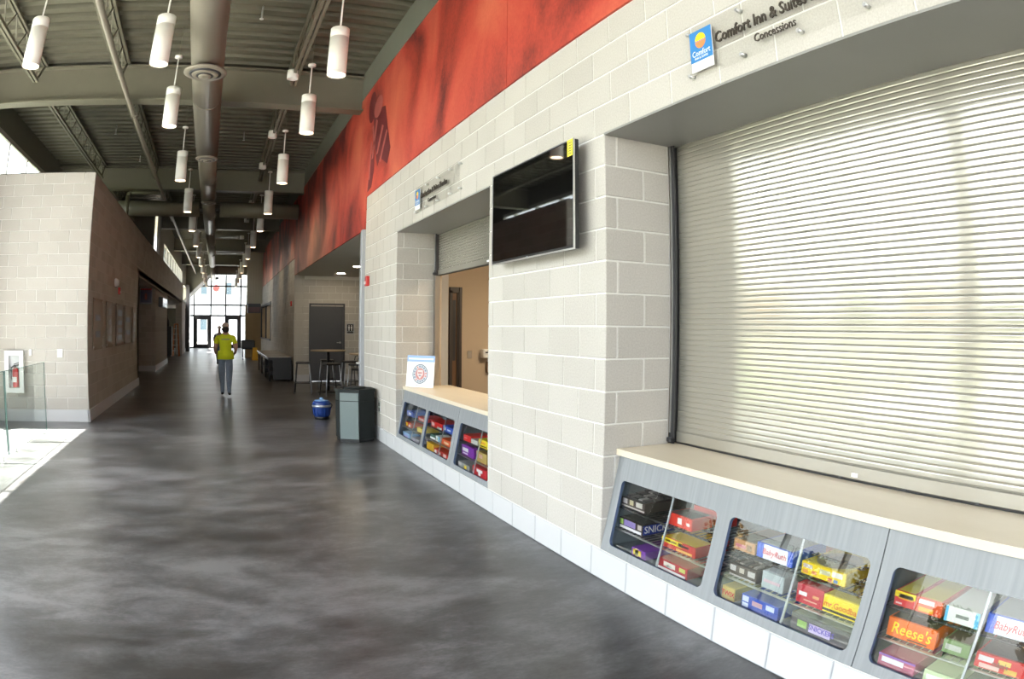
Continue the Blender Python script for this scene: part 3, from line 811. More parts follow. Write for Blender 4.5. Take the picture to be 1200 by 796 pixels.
bm = bmesh.new(); tube(bm, (-5.05, 15.3, 4.3), (-5.05, 15.3, 5.18), 0.06, n=12); tube(bm, (-5.05, 15.3, 5.18), (-4.96, 15.3, 5.27), 0.06, n=12); tube(bm, (-4.96, 15.3, 5.27), (-4.08, 15.3, 5.27), 0.06, n=12)
obj('pipe_run', bm, M['steel'], t)
def spotlight(x, y, label):
    t = thing('ceiling_spotlight', label, 'spotlight', (x, y, 5.5), 'white ceiling spotlights')
    bm = bmesh.new(); lathe(bm, [(0.02, 0.0), (0.085, -0.01), (0.09, -0.05), (0.09, -0.15), (0.075, -0.15), (0.07, -0.11)], (x, y, 5.54), 18); obj('can', bm, M['lamp_body'], t)
    bm = bmesh.new(); tube(bm, (x, y, 5.54), (x, y, DECK + 0.02), 0.013, n=8); obj('stem', bm, M['steel'], t)
    l = lamp('spot', 'SPOT', 120, (x, y, 5.38), color=(1.0, 0.78, 0.50), spot_size=math.radians(62), spot_blend=0.9, shadow_soft_size=0.05)
    l.rotation_euler = (Vector((0.0, y, 2.7)) - Vector((x, y, 5.38))).to_track_quat('-Z', 'Y').to_euler()
for k, y in enumerate((6.42, 9.83, 12.6, 17.6, 21.2, 25.9, 30.0)):
    spotlight(-1.36, y, ('first', 'second', 'third', 'fourth', 'fifth', 'sixth', 'seventh')[k] + ' white ceiling spotlight along the red mural, counted from the concessions')
for k, (x, y) in enumerate(((-2.0, 5.2), (-4.9, 11.3), (-1.9, 11.6), (-4.6, 13.9))):
    bm = bmesh.new(); lathe(bm, [(0.012, 0.2), (0.012, 0.0), (0.03, -0.005), (0.03, -0.012)], (x, y, DECK - 0.16), 10)
    tag(obj('sprinkler', bm, M['white']), 'tiny pale sprinkler head under the %s' % ('deck right of the near duct', 'deck above the left room', 'dark deck right of the duct past the first beam', 'deck left of the pipe far back')[k], 'sprinkler', 'sprinkler heads')

# pendants
def pendant_proto():
    t = thing('pendant_light', 'x', 'lamp', (0, 0, 0), 'white cylinder pendants')
    R, H = 0.11, 0.585
    bm = bmesh.new()
    lathe(bm, [(0.02, H), (R - 0.006, H), (R, H - 0.006), (R, H - 0.105), (R - 0.008, H - 0.108), (R - 0.008, H - 0.122), (R, H - 0.125), (R, 0.0), (R - 0.006, 0.0), (R - 0.012, 0.03)], n=32)
    link('shade', mesh_of(bm, 'shade'), M['lamp_body'], t)
    bm = bmesh.new(); lathe(bm, [(R - 0.013, 0.012), (R - 0.013, 0.016)], n=32)
    link('lens', mesh_of(bm, 'lens'), M['lamp_disc'], t)
    bm = bmesh.new(); tube(bm, (0, 0, H), (0, 0, 1.07), 0.011, n=10); link('rod', mesh_of(bm, 'rod'), M['lamp_body'], t)
    bm = bmesh.new(); lathe(bm, [(0.03, 1.10), (0.06, 1.09), (0.062, 1.06), (0.03, 1.055)], n=20); link('canopy', mesh_of(bm, 'canopy'), M['lamp_body'], t)
    bm = bmesh.new(); tube(bm, (0, 0, 1.10), (0, 0, DECK + 0.04 - 4.4), 0.006, n=8); link('hanger', mesh_of(bm, 'hanger'), M['steel'], t)
    return t
proto = pendant_proto()
ordn = ['first', 'second', 'third', 'fourth', 'fifth', 'sixth', 'seventh', 'eighth', 'ninth', 'tenth', 'eleventh', 'twelfth']
LY = [3.55, 5.95, 9.63, 13.3, 16.65, 20.5, 24.4, 28.3, 32.3, 36, 40, 44]
RY = [3.6, 6.0, 9.58, 13.28, 16.4, 20.5, 24.7, 28.0, 32, 36, 40, 44]
first = True
for row, xs0, ys_ in (('row beside the round duct', -3.14, LY), ('row along the red mural', -1.125, RY)):
    for i, y in enumerate(ys_):
        lb = 'white cylinder pendant lamp, %s in the %s counted from the concession' % (ordn[i], row)
        x = xs0 - (0.008 * i if xs0 < -2 else -0.003 * i)
        if first:
            proto.location = (x, y, 4.4); proto['label'] = lb; first = False
        else:
            dup(proto, (x, y, 4.4), lb)
dup(proto, (-4.70, 3.52, 4.4), 'white cylinder pendant lamp standing alone outside both rows, toward the glazed front')

# ------------------------------------------------------------------ concession openings: shutters, counters, display cabinets
def slat_mesh(length):
    bm = bmesh.new()
    P = 0.0333
    pts = [(0.0010, 0.0), (0.0010, 0.0015), (0.00012, 0.0019), (0.0, 0.0095), (-0.00004, 0.0175), (0.0, 0.0255), (0.00012, 0.0330), (0.0010, P)]
    A = [bm.verts.new((x, -length / 2, z)) for x, z in pts]; B = [bm.verts.new((x, length / 2, z)) for x, z in pts]
    for k in range(len(pts) - 1):
        f = bm.faces.new((A[k], B[k], B[k + 1], A[k + 1])); f.material_index = 1 if k == 0 else 0
        f.smooth = 1 < k < 6
    me = mesh_of(bm, 'slat'); me.materials.append(M['slat']); me.materials.append(M['slat_edge'])
    return me

def shutter(label, y0, y1, xs, zb, bottom_label):
    t = thing('roller_shutter', label, 'shutter', (xs, (y0 + y1) / 2, zb))
    me = slat_mesh(y1 - y0 - 0.05)
    z = zb + 0.07
    while z < ZOP - 0.005:
        link('slat', me, None, t, (xs, (y0 + y1) / 2, z)); z += 0.0333
    bm = bmesh.new(); bx(bm, xs - 0.012, xs + 0.02, y0 + 0.03, y1 - 0.03, zb, zb + 0.07, bevel=0.004)
    bb = obj('bottom_bar', bm, M['slat'], t)
    bm = bmesh.new(); bx(bm, xs - 0.006, xs + 0.02, y0 + 0.03, y1 - 0.03, zb - 0.012, zb); obj('rubber_seal', bm, M['black'], bb)
    for y in (y0, y1):
        s = 1 if y == y0 else -1
        bm = bmesh.new()
        bx(bm, xs - 0.05, xs - 0.038, min(y, y + s * 0.05), max(y, y + s * 0.05), zb - 0.01, ZOP - 0.008)
        bx(bm, xs - 0.05, xs + 0.03, min(y, y + s * 0.008), max(y, y + s * 0.008), zb - 0.01, ZOP - 0.008)
        obj('guide_rail', bm, M['dark_steel'], t)
        bm = bmesh.new(); bx(bm, xs - 0.054, xs - 0.046, y + s * 0.012 - 0.008, y + s * 0.012 + 0.008, zb + 0.06, ZOP - 0.01); obj('bright_edge', bm, M['alu'], t)
        bm = bmesh.new(); bx(bm, xs - 0.075, xs - 0.03, min(y + s * .005, y + s * 0.05), max(y + s * .005, y + s * 0.05), zb + 0.0, zb + 0.03, bevel=0.005); obj('end_bolt', bm, M['dark_steel'], t)
    return t, bb
XS = 0.565
sh1, bb1 = shutter('large closed galvanised roller shutter over the near counter', NEAR0, NEAR1, XS, 0.872, None)
bm = bmesh.new(); bx(bm, XS - 0.0135, XS - 0.012, -1.53, -1.49, 0.885, 0.905); tag(obj('white_tag', bm, M['white_card'], bb1), 'small white maker tag')
for y in (-1.42, -1.83, -2.25, -2.7):
    bm = bmesh.new(); bx(bm, XS - 0.02, XS - 0.012, y - 0.012, y + 0.012, 0.868, 0.876); obj('slide_latch', bm, M['dark_steel'], bb1)
sh2, bb2 = shutter('half raised roller shutter over the far counter', FAR0, FAR1, XS, 2.30, None)
bm = bmesh.new(); bx(bm, XS - 0.0135, XS - 0.012, 3.14, 3.20, 2.32, 2.34); tag(obj('white_tag', bm, M['white_card'], bb2), 'small white maker tag')
# guide rails of the far shutter run on down to the counter
bm = bmesh.new(); bx(bm, XS - 0.05, XS - 0.038, FAR1 - 0.05, FAR1, 0.86, 2.29); bx(bm, XS - 0.05, XS + 0.03, FAR1 - 0.008, FAR1, 0.86, 2.29); obj('lower_guide', bm, M['alu'], sh2)

TOPX, TOPZ, BOTX, BOTZ = 0.127, 0.818, 0.002, 0.208
def face_pt(s, y, off=0.0):
    """point on the leaning cabinet face: s metres up the slope, off metres behind the face"""
    dx, dz = TOPX - BOTX, TOPZ - BOTZ; l = math.hypot(dx, dz)
    return Vector((BOTX + dx / l * s + dz / l * off, y, BOTZ + dz / l * s - dx / l * off))
SL = math.hypot(TOPX - BOTX, TOPZ - BOTZ)

def rrect(y0, y1, s0, s1, r=0.035, n=6):
    pts = []
    for cy, cs, a0 in ((y1 - r, s1 - r, 0), (y0 + r, s1 - r, 90), (y0 + r, s0 + r, 180), (y1 - r, s0 + r, 270)):
        for k in range(n + 1):
            a = math.radians(a0 + 90 * k / n); pts.append((cy + r * math.cos(a), cs + r * math.sin(a)))
    return pts

def face_panel(y0, y1, wins):
    """leaning panel with rounded window openings; wins sorted by y"""
    bm = bmesh.new(); th = 0.02
    bounds = [y0] + [(a[1] + b[0]) / 2 for a, b in zip(wins, wins[1:])] + [y1]
    for i, (w0, w1, s0, s1) in enumerate(wins):
        c0, c1 = bounds[i], bounds[i + 1]
        inner = rrect(w0, w1, s0, s1)
        cy, cs = (w0 + w1) / 2, (s0 + s1) / 2
        n = len(inner); q = n // 4
        outer = []
        for j, (py, ps) in enumerate(inner):
            arc, k = divmod(j, q)                      # 0 upper-high y, 1 upper-low y, 2 lower-low y, 3 lower-high y
            sy, ss = (c1 if arc in (0, 3) else c0), (SL if arc in (0, 1) else 0.0)
            mid = (q - 1) / 2
            first_side = arc in (0, 2)                 # arc starts on the upright side, else on the level side
            if abs(k - mid) < 0.6: outer.append((sy, ss) if k > mid or q % 2 else ((sy, ps) if first_side else (py, ss)))
            elif (k < mid) == first_side: outer.append((sy, ps))
            else: outer.append((py, ss))
        VI = [bm.verts.new(face_pt(s, y)) for y, s in inner]; VO = [bm.verts.new(face_pt(s, y)) for y, s in outer]
        BI = [bm.verts.new(face_pt(s, y, th)) for y, s in inner]; BO = [bm.verts.new(face_pt(s, y, th)) for y, s in outer]
        for k in range(n):
            j = (k + 1) % n
            bm.faces.new((VO[k], VO[j], VI[j], VI[k])); bm.faces.new((BI[k], BI[j], BO[j], BO[k]))
            f = bm.faces.new((VI[k], VI[j], BI[j], BI[k])); f.material_index = 1
            bm.faces.new((BO[k], BO[j], VO[j], VO[k]))
    return bm

LEV = (0.228, 0.352, 0.492)
def cabinet(label, y0, y1, wins, posts):
    t = thing('display_cabinet', label, 'display cabinet', (0.3, (y0 + y1) / 2, C), 'candy display cabinets')
    obj('face_panel', face_panel(y0 + 0.002, y1 - 0.002, wins), [M['laminate'], M['navy_edge']], t)
    for w0, w1, s0, s1 in wins:
        bm = bmesh.new()
        P = [face_pt(s0 - 0.01, w0 - 0.01, 0.021), face_pt(s0 - 0.01, w1 + 0.01, 0.021), face_pt(s1 + 0.01, w1 + 0.01, 0.038), face_pt(s1 + 0.01, w0 - 0.01, 0.038)]
        bm.faces.new([bm.verts.new(p) for p in P])
        obj('glass_pane', bm, M['glass'], t)
    for y in posts:
        bm = bmesh.new()
        a, b = face_pt(0.03, y, 0.028), face_pt(0.49, y, 0.045); bar(bm, a, b, 0.012, 0.008)
        obj('glass_joint', bm, M['pale_frame'], t)
    bm = bmesh.new()
    bx(bm, 0.5, JD - 0.003, y0 + 0.002, y1 - 0.002, C + 0.004, 0.80)
    bx(bm, 0.03, 0.5, y0 + 0.002, y1 - 0.002, C + 0.004, C + 0.02)
    for y in (y0 + 0.002, y1 - 0.018):
        extr = [(face_pt(0, 0, 0.021).x, C + 0.02), (0.5, C + 0.02), (0.5, 0.80), (face_pt(SL - .02, 0, 0.021).x, 0.80)]
        A = [bm.verts.new((x, y, z)) for x, z in extr]; B = [bm.verts.new((x, y + 0.016, z)) for x, z in extr]
        for k in range(4): bm.faces.new((A[k], A[(k + 1) % 4], B[(k + 1) % 4], B[k]))
        bm.faces.new(A); bm.faces.new(B)
    obj('carcass', bm, M['cab_inside'], t)
    for i, z in enumerate(LEV[1:]):
        bm = bmesh.new()
        x0 = 0.085 if i == 0 else 0.105
        wmat = M['alu'] if i == 0 else M['dark_steel']
        for x in (x0, x0 + 0.01, 0.22, 0.33, 0.44): bar(bm, (x, y0 + 0.02, z - 0.006), (x, y1 - 0.02, z - 0.006), 0.006)
        yy = y0 + 0.03
        while yy < y1 - 0.03:
            bar(bm, (x0, yy, z - 0.004), (0.46, yy, z - 0.004), 0.004); yy += 0.04
        obj('wire_shelf', bm, wmat, t)
    bm = bmesh.new(); bx(bm, 0.06, 0.48, y0 + 0.02, y1 - 0.02, 0.219, 0.227); obj('bottom_shelf', bm, M['cab_inside'], t)
    return t
ws, wt = 0.05, 0.472
cabA = cabinet('grey laminate candy cabinet under the near counter, next to the block pillar', -2.029, 0.0, [(-1.976, -1.075, ws, wt), (-0.975, -0.08, ws, wt)], (-1.547, -0.55))
cabB = cabinet('grey laminate candy cabinet with the third window from the pillar', -4.06, -2.031, [(-3.99, -3.09, ws, wt), (-3.0, -2.1, ws, wt)], (-2.57, -3.54))
cabC = cabinet('grey laminate candy cabinet under the far counter, by the trash bin', 2.842, FAR1 - 0.001, [(2.92, 3.80, ws, wt), (3.88, 4.80, ws, wt)], (3.295, 4.33))
cabD = cabinet('grey laminate candy cabinet under the far counter, beside the pillar', FAR0 + 0.001, 2.838, [(1.87, 2.755, ws, wt)], (2.28,))

def counter(label, y0, y1):
    t = thing('worktop', label, 'counter', (0.3, (y0 + y1) / 2, 0.82))
    bm = bmesh.new(); bx(bm, 0.105, 0.75, y0 + 0.002, y1 - 0.002, 0.82, 0.858); obj('maple_slab', bm, M['maple'], t)
    bm = bmesh.new(); bx(bm, 0.098, 0.105, y0 + 0.002, y1 - 0.002, 0.82, 0.859); obj('edge_band', bm, M['maple_edge'], t)
    return t
counter('pale maple counter top below the closed shutter', NEAR0, NEAR1)
counter('pale maple counter top below the half raised shutter', FAR0, FAR1)

# ------------------------------------------------------------------ rooms behind the counters
bm = bmesh.new()
bx(bm, 0.62, 6.0, 6.5, 6.62, 0, 3.1); 
wi = tag(obj('wall_concession_end', bm, M['tan_wall']), 'tan end wall of the far concession', kind='structure')
bm = bmesh.new(); bx(bm, 0.62, 1.28, 6.47, 6.499, 0, 3.0)
tag(obj('wall_concession_pale', bm, M['pale_wall']), 'pale panel beside the inner door', kind='structure')
bm = bmesh.new(); bx(bm, 6.0, 6.1, -6, 6.6, 0, 3.1)
tag(obj('wall_concession_back', bm, M['tan_wall']), 'tan back wall of the concessions', kind='structure')
bm = bmesh.new(); bx(bm, JD, 6.0, 0.6, 0.75, 0, 3.1); bx(bm, JD, 6.0, -6.1, -6, 0, 3.1)
tag(obj('wall_concession_partition', bm, M['tan_wall']), 'wall between the concessions', kind='structure')
bm = bmesh.new(); bx(bm, JD, 6.1, -6.1, 6.62, 3.1, 3.2)
tag(obj('ceiling_concession', bm, M['pale_wall']), 'ceiling of the concessions', kind='structure')
bm = bmesh.new(); bx(bm, JD + 0.004, 0.62, FAR1, 6.5, 0, 3.1); bx(bm, JD + .004, 0.62, 0.6, FAR0, 0, 3.1); bx(bm, 0.62, 0.66, 0.6, 6.5, ZOP, 3.1)
tag(obj('wall_concession_front', bm, M['tan_wall']), 'inside of the front wall', kind='structure')
bm = bmesh.new()
bx(bm, 1.30, 1.345, 6.45, 6.5, 0, 2.2); bx(bm, 1.455, 1.50, 6.44, 6.5, 0, 2.25); bx(bm, 1.30, 1.50, 6.45, 6.5, 2.16, 2.25); bx(bm, 1.43, 1.46, 6.46, 6.5, 0, 2.16)
d4 = tag(obj('door_4', bm, M['door_frame']), 'narrow dark framed inner door', kind='structure')
bm = bmesh.new(); bx(bm, 1.345, 1.43, 6.485, 6.5, 0, 2.16); obj('door_leaf', bm, M['brown_door'], d4)
bm = bmesh.new(); bx(bm, 1.36, 1.41, 6.48, 6.486, 1.1, 2.05); obj('pane', bm, M['frame_dark'], d4)
for x0, x1, z0, z1, n_, lb, mt in ((1.62, 1.69, 1.13, 1.25, 'wall_switch', 'steel switch plate on the tan concession wall', M['alu']),):
    tag(box_obj(n_, (x0, x1, 6.488, 6.5, z0, z1), mt, None, 0.003), lb, 'switch')
t = thing('towel_dispenser', 'white towel dispenser on the tan concession wall', 'dispenser', (1.9, 6.45, 1.15))
box_obj('body', (1.84, 2.04, 6.36, 6.498, 1.14, 1.28), M['white'], t, 0.01)
box_obj('slot', (1.87, 1.97, 6.355, 6.362, 1.22, 1.24), M['black'], t)
t = thing('notice_box', 'small brown notice box below the towel dispenser', 'box', (2.0, 6.45, 0.9))
box_obj('body', (1.93, 2.1, 6.44, 6.498, 0.9, 1.08), M['brown_door'], t, 0.005)
t = thing('ceiling_panel_light', 'flat panel light inside the far concession', 'lamp', (2.6, 3.6, 3.08))  # lamp out of view, added to light the tan walls
box_obj('diffuser', (2.0, 3.2, 3.0, 4.2, 3.07, 3.099), plain('lit_panel', (0.9, 0.9, 0.85), 0.5, emit=(1.0, 0.80, 0.55, 30.0)), t)

# ------------------------------------------------------------------ television
t = thing('television', 'black wall television between the two concession openings', 'television', (-0.06, 0.85, 2.1))
ya, yb_, za, zb_ = 0.192, 1.50, 2.118, 2.846
bm = bmesh.new(); bx(bm, -0.115, -0.075, ya, yb_, za, zb_, bevel=0.004); obj('casing', bm, M['black'], t)
bm = bmesh.new(); bx(bm, -0.1165, -0.115, ya + 0.012, yb_ - 0.012, za + 0.022, zb_ - 0.012); obj('screen', bm, M['screen'], t)
bm = bmesh.new()
bx(bm, -0.119, -0.108, ya - 0.004, ya + 0.003, za - 0.004, zb_ + 0.004); bx(bm, -0.119, -0.108, yb_ - 0.003, yb_ + 0.004, za - 0.004, zb_ + 0.004)
bx(bm, -0.119, -0.108, ya, yb_, za - 0.005, za + 0.005); bx(bm, -0.119, -0.108, ya, yb_, zb_ - 0.003, zb_ + 0.004)
obj('bezel', bm, M['alu'], t)
bm = bmesh.new(); bx(bm, -0.075, -0.02, 0.35, 1.35, 2.25, 2.7, bevel=0.01); obj('rear_housing', bm, M['black'], t)
bm = bmesh.new(); bx(bm, -0.03, -0.001, 0.6, 1.1, 2.3, 2.65); obj('wall_bracket', bm, M['dark_steel'], t)
bm = bmesh.new(); bx(bm, -0.1225, -0.1215, 0.192, 0.262, zb_ - 0.115, zb_ - 0.002); tag(obj('energy_sticker', bm, M['yellow'], t), 'yellow energy sticker')
bm = bmesh.new()
for i in range(5): bx(bm, -0.1232, -0.1225, 0.205, 0.25, zb_ - 0.1 + i * 0.018, zb_ - 0.094 + i * 0.018)
obj('sticker_print', bm, M['letters'], t)
bm = bmesh.new(); bx(bm, -0.1225, -0.121, 0.84, 0.87, za - 0.002, za + 0.008); obj('maker_mark', bm, M['silver'], t)

# ------------------------------------------------------------------ signs over the counters
def sign(label, y0, zc, badge_w=0.175, h=0.235):
    """y0: left end of the badge (the larger y); text runs toward smaller y"""
    t = thing('wall_sign', label, 'sign', (-0.02, y0 - 0.6, zc))
    bm = bmesh.new(); bm.faces.new([bm.verts.new((-0.022, a_, b_)) for a_, b_ in ((y0 - 1.45, zc - 0.155), (y0 - 1.45, zc + 0.155), (y0 + 0.02, zc + 0.155), (y0 + 0.02, zc - 0.155))])
    obj('clear_panel', bm, M['acrylic'], t)
    bm = bmesh.new(); bx(bm, -0.034, -0.027, y0 - badge_w, y0, zc - h / 2, zc + h / 2, bevel=0.002)
    bd = obj('logo_plate', bm, M['white_card'], t)
    bm = bmesh.new(); bx(bm, -0.036, -0.034, y0 - badge_w, y0, zc - h / 2 + 0.055, zc + h / 2); obj('blue_field', bm, M['badge_blue'], bd)
    cy, cz = y0 - badge_w / 2, zc + 0.055
    up_ = [(cy + 0.042 * math.cos(a), cz + 0.042 * math.sin(a)) for a in [k * math.pi / 12 for k in range(13)]]
    lo_ = [(cy + 0.042 * math.cos(a), cz - 0.005 + 0.042 * math.sin(a)) for a in [math.pi + k * math.pi / 12 for k in range(13)]]
    bm = bmesh.new(); extr_x(bm, up_, -0.0375, -0.036); obj('sun_upper', bm, M['badge_yellow'], bd)
    bm = bmesh.new(); extr_x(bm, lo_, -0.0375, -0.036); obj('sun_lower', bm, M['badge_orange'], bd)
    put_text('logo_word', 'Comfort', 0.048, (-0.037, y0 - badge_w / 2, zc - 0.018), (0, -1, 0), (0, 0, 1), M['white_card'], bd, depth=0.0008, align='CENTER', xscale=0.85)
    put_text('logo_word', 'INN & SUITES', 0.018, (-0.037, y0 - badge_w / 2, zc - 0.046), (0, -1, 0), (0, 0, 1), M['white_card'], bd, depth=0.0008, align='CENTER')
    put_text('lettering', 'Comfort Inn & Suites Mandan', 0.088, (-0.031, y0 - badge_w - 0.022, zc + 0.022), (0, -1, 0), (0, 0, 1), M['letters'], t, depth=0.004, bold=0.0012, xscale=0.845)
    put_text('lettering', 'Concessions', 0.062, (-0.031, y0 - badge_w - 0.30, zc - 0.075), (0, -1, 0), (0, 0, 1), M['letters'], t, depth=0.003, bold=0.0004, xscale=0.89)
    for yy in (y0 + 0.03, y0 - 0.37, y0 - 0.755, y0 - 1.15, y0 - 1.44):
        for zz in (zc - 0.125, zc + 0.125):
            bm = bmesh.new(); tube(bm, (-0.038, yy - 0.008, zz), (0.0, yy - 0.008, zz), 0.011, n=12); obj('standoff', bm, M['alu'], t)
    return t
sign('clear acrylic hotel sign above the near closed shutter', -0.925, 3.068)
sign('clear acrylic hotel sign above the far half raised shutter', 3.985, 3.085)

# ------------------------------------------------------------------ candy boxes
R_, Y_, P_, K_, W_, B_, O_, G_, T_, S_ = (0.52, 0.025, 0.03), (0.85, 0.62, 0.02), (0.20, 0.06, 0.36), (0.055, 0.035, 0.03), (0.80, 0.80, 0.80), (0.03, 0.10, 0.50), (0.82, 0.17, 0.03), (0.50, 0.37, 0.12), (0.42, 0.24, 0.12), (0.42, 0.46, 0.47)
def packets(t, xf, yh, yl, z, cols, n=5):
    w = (yh - yl - 0.03) / n
    for i in range(n):
        for j in range(3):
            y = yh - 0.015 - (i + 0.5) * w; x = xf + 0.02 + j * 0.07
            bm = bmesh.new(); bx(bm, x, x + 0.064, y - w * 0.42, y + w * 0.42, z, z + 0.010 + 0.006 * ((i * 3 + j) % 3), bevel=0.003)
            obj('wrapper', bm, cm(cols[(i + j) % len(cols)]), t)

def candy(label, xf, yh, yl, h, z, col, text=None, tcol=W_, stripes=(), patches=(), side=None, side_text=None, depth=0.26, top=None, group=None, tsize=None, shear=0.0, lidcol=None):
    """yh..yl: extent along the counter (larger y first); front faces the corridor"""
    lev = min(LEV, key=lambda q: abs(q - z)); xf += 0.014 if (lev > 0.45 and xf < 0.2) else 0.0; z = max(lev + 0.001, z) if z - lev < 0.02 else z
    t = thing('candy_box', label, 'candy box', (xf + depth / 2, (yh + yl) / 2, z), group)
    bm = bmesh.new(); bx(bm, xf, xf + depth, yl, yh, z, z + h, bevel=0.002)
    body = obj('carton', bm, cm(col), t)
    w = yh - yl
    for (a, b, c, d, pc) in stripes:         # fractions of the front: from left, from bottom
        bm = bmesh.new(); bx(bm, xf - 0.0012, xf, yh - b * w, yh - a * w, z + c * h, z + d * h); obj('printed_band', bm, cm(pc), t)
    if text:
        sz = tsize or min(h * 0.75, w / (0.55 * len(text)))
        put_text('printed_name', text, sz, (xf - 0.0018, yh - w / 2, z + h * 0.5), (0, -1, 0), (0, 0, 1), cm(tcol), t, depth=0.0004, align='CENTER', bold=0.0006, shear=shear)
    if side:
        bm = bmesh.new(); bx(bm, xf + 0.004, xf + depth - 0.004, yl - 0.0012, yl, z + 0.004, z + h - 0.004); obj('side_print', bm, cm(side), t)
    if side_text:
        put_text('printed_name', side_text[0], side_text[1], (xf + 0.012, yl - 0.002, z + h * 0.5), (1, 0, 0), (0, 0, 1), cm(side_text[2]), t, depth=0.0004, bold=0.0005)
    if top:
        bm = bmesh.new(); bx(bm, xf + 0.012, xf + depth - 0.012, yl + 0.012, yh - 0.012, z + h, z + h + 0.0012); obj('open_top', bm, cm(top), t)
    return t
N1 = 'candy boxes in the window by the pillar'
N2 = 'candy boxes in the second window from the pillar'
N3 = 'candy boxes in the third window from the pillar'
LB = (0.85, 0.8, 0.78)
_t = candy('dark brown candy tray with pale round labels, top shelf by the pillar', 0.11, -0.045, -0.29, 0.062, 0.494, K_, stripes=((0.04, 0.25, 0.4, 0.9, (0.55, 0.48, 0.5)), (0.36, 0.52, 0.4, 0.9, (0.5, 0.42, 0.25)), (0.64, 0.9, 0.4, 0.9, (0.6, 0.55, 0.5)), (0.0, 1.0, 0.08, 0.22, (0.5, 0.45, 0.42))), top=(0.03, 0.028, 0.03), side=(0.05, 0.04, 0.035), group=N1); packets(_t, 0.124, -0.045, -0.29, 0.558, ((0.05, 0.045, 0.05), (0.10, 0.09, 0.09), (0.03, 0.03, 0.035), (0.3, 0.28, 0.27)))
candy('dark candy bar box with blue lettered side, below the pale labelled tray', 0.11, -0.045, -0.30, 0.07, 0.354, (0.035, 0.02, 0.02), stripes=((0.03, 0.95, 0.06, 0.3, (0.85, 0.83, 0.84)), (0.03, 0.18, 0.42, 0.9, (0.35, 0.55, 0.12)), (0.22, 0.70, 0.38, 0.92, (0.28, 0.2, 0.5)), (0.8, 0.95, 0.45, 0.9, (0.6, 0.5, 0.45))), text=None, side=(0.015, 0.04, 0.26), side_text=('SNICKERS', 0.062, W_), top=(0.03, 0.03, 0.035), group=N1)
candy('purple candy box with yellow burst on the bottom shelf of the window by the pillar', 0.07, -0.252, -0.395, 0.055, 0.23, P_, stripes=((0.12, 0.7, 0.2, 0.85, (0.75, 0.55, 0.06)), (0.28, 0.5, 0.1, 0.95, (0.85, 0.75, 0.25))), side=(0.24, 0.12, 0.38), group=N1)
candy('bright red candy tray with white dots, upper shelf by the pillar', 0.11, -0.53, -0.737, 0.071, 0.494, (0.62, 0.03, 0.015), stripes=((0.4, 0.58, 0.3, 0.8, LB), (0.78, 0.92, 0.35, 0.6, LB)), side=(0.5, 0.02, 0.015), top=(0.12, 0.1, 0.1), depth=0.16, group=N1)
candy('tall red candy lid standing behind the red tray in the window by the pillar', 0.32, -0.52, -0.80, 0.085, 0.494, (0.55, 0.03, 0.02), depth=0.1, top=(0.35, 0.02, 0.02), group=N1)
candy('yellow topped red candy box below the bright red tray', 0.11, -0.497, -0.80, 0.062, 0.354, (0.50, 0.03, 0.02), stripes=((0.0, 0.62, 0.5, 0.98, Y_), (0.5, 0.9, 0.55, 0.9, (0.55, 0.03, 0.03)), (0.1, 0.45, 0.65, 0.8, (0.7, 0.2, 0.05)), (0.58, 0.82, 0.64, 0.8, W_), (0.45, 0.92, 0.1, 0.32, (0.8, 0.45, 0.12))), top=(0.72, 0.5, 0.02), side=(0.45, 0.03, 0.02), group=N1)
candy('dark red candy box with white strip, bottom shelf by the pillar', 0.07, -0.524, -0.79, 0.068, 0.23, (0.40, 0.018, 0.03), stripes=((0.0, 0.95, 0.06, 0.26, (0.86, 0.82, 0.82)), (0.2, 0.6, 0.45, 0.85, (0.75, 0.68, 0.6)), (0.3, 0.5, 0.4, 0.6, (0.45, 0.5, 0.6)), (0.74, 0.94, 0.5, 0.85, (0.55, 0.6, 0.15))), side=(0.22, 0.02, 0.04), group=N1)
candy('tan candy box on the top shelf of the second window from the pillar', 0.11, -1.085, -1.24, 0.058, 0.494, (0.50, 0.27, 0.13), stripes=((0.1, 0.58, 0.3, 0.6, (0.55, 0.2, 0.25)), (0.64, 0.85, 0.2, 0.75, (0.25, 0.14, 0.07))), side=(0.42, 0.24, 0.12), top=(0.25, 0.2, 0.15), group=N2)
candy('orange candy carton at the back behind the blue and white box', 0.385, -1.20, -1.50, 0.07, 0.512, (0.75, 0.20, 0.05), depth=0.09, group=N2)
candy('white blue-ended script box in the second window from the pillar', 0.11, -1.254, -1.50, 0.078, 0.497, (0.045, 0.11, 0.55), stripes=((0.2, 0.86, 0.03, 0.97, (0.82, 0.82, 0.84)),), text='BabyRuth', tcol=(0.55, 0.03, 0.05), tsize=0.042, shear=0.2, top=(0.4, 0.42, 0.43), group=N2)
_t = candy('dark candy tray with three pale labels in the second window from the pillar', 0.11, -1.085, -1.281, 0.065, 0.354, (0.10, 0.075, 0.06), stripes=((0.02, 0.24, 0.45, 0.9, (0.6, 0.57, 0.55)), (0.38, 0.56, 0.45, 0.85, (0.55, 0.5, 0.42)), (0.7, 0.96, 0.4, 0.85, (0.58, 0.55, 0.52)), (0.0, 1.0, 0.02, 0.16, (0.45, 0.42, 0.4))), top=(0.05, 0.045, 0.04), side=(0.08, 0.06, 0.05), group=N2); packets(_t, 0.11, -1.085, -1.281, 0.42, ((0.12, 0.09, 0.07), (0.28, 0.25, 0.22), (0.06, 0.05, 0.05)))
candy('upright silver grey candy box below the blue and white box', 0.11, -1.323, -1.471, 0.088, 0.356, S_, stripes=((0.1, 0.85, 0.38, 0.55, (0.6, 0.42, 0.46)),), side=(0.33, 0.36, 0.37), top=(0.5, 0.52, 0.53), depth=0.2, group=N2)
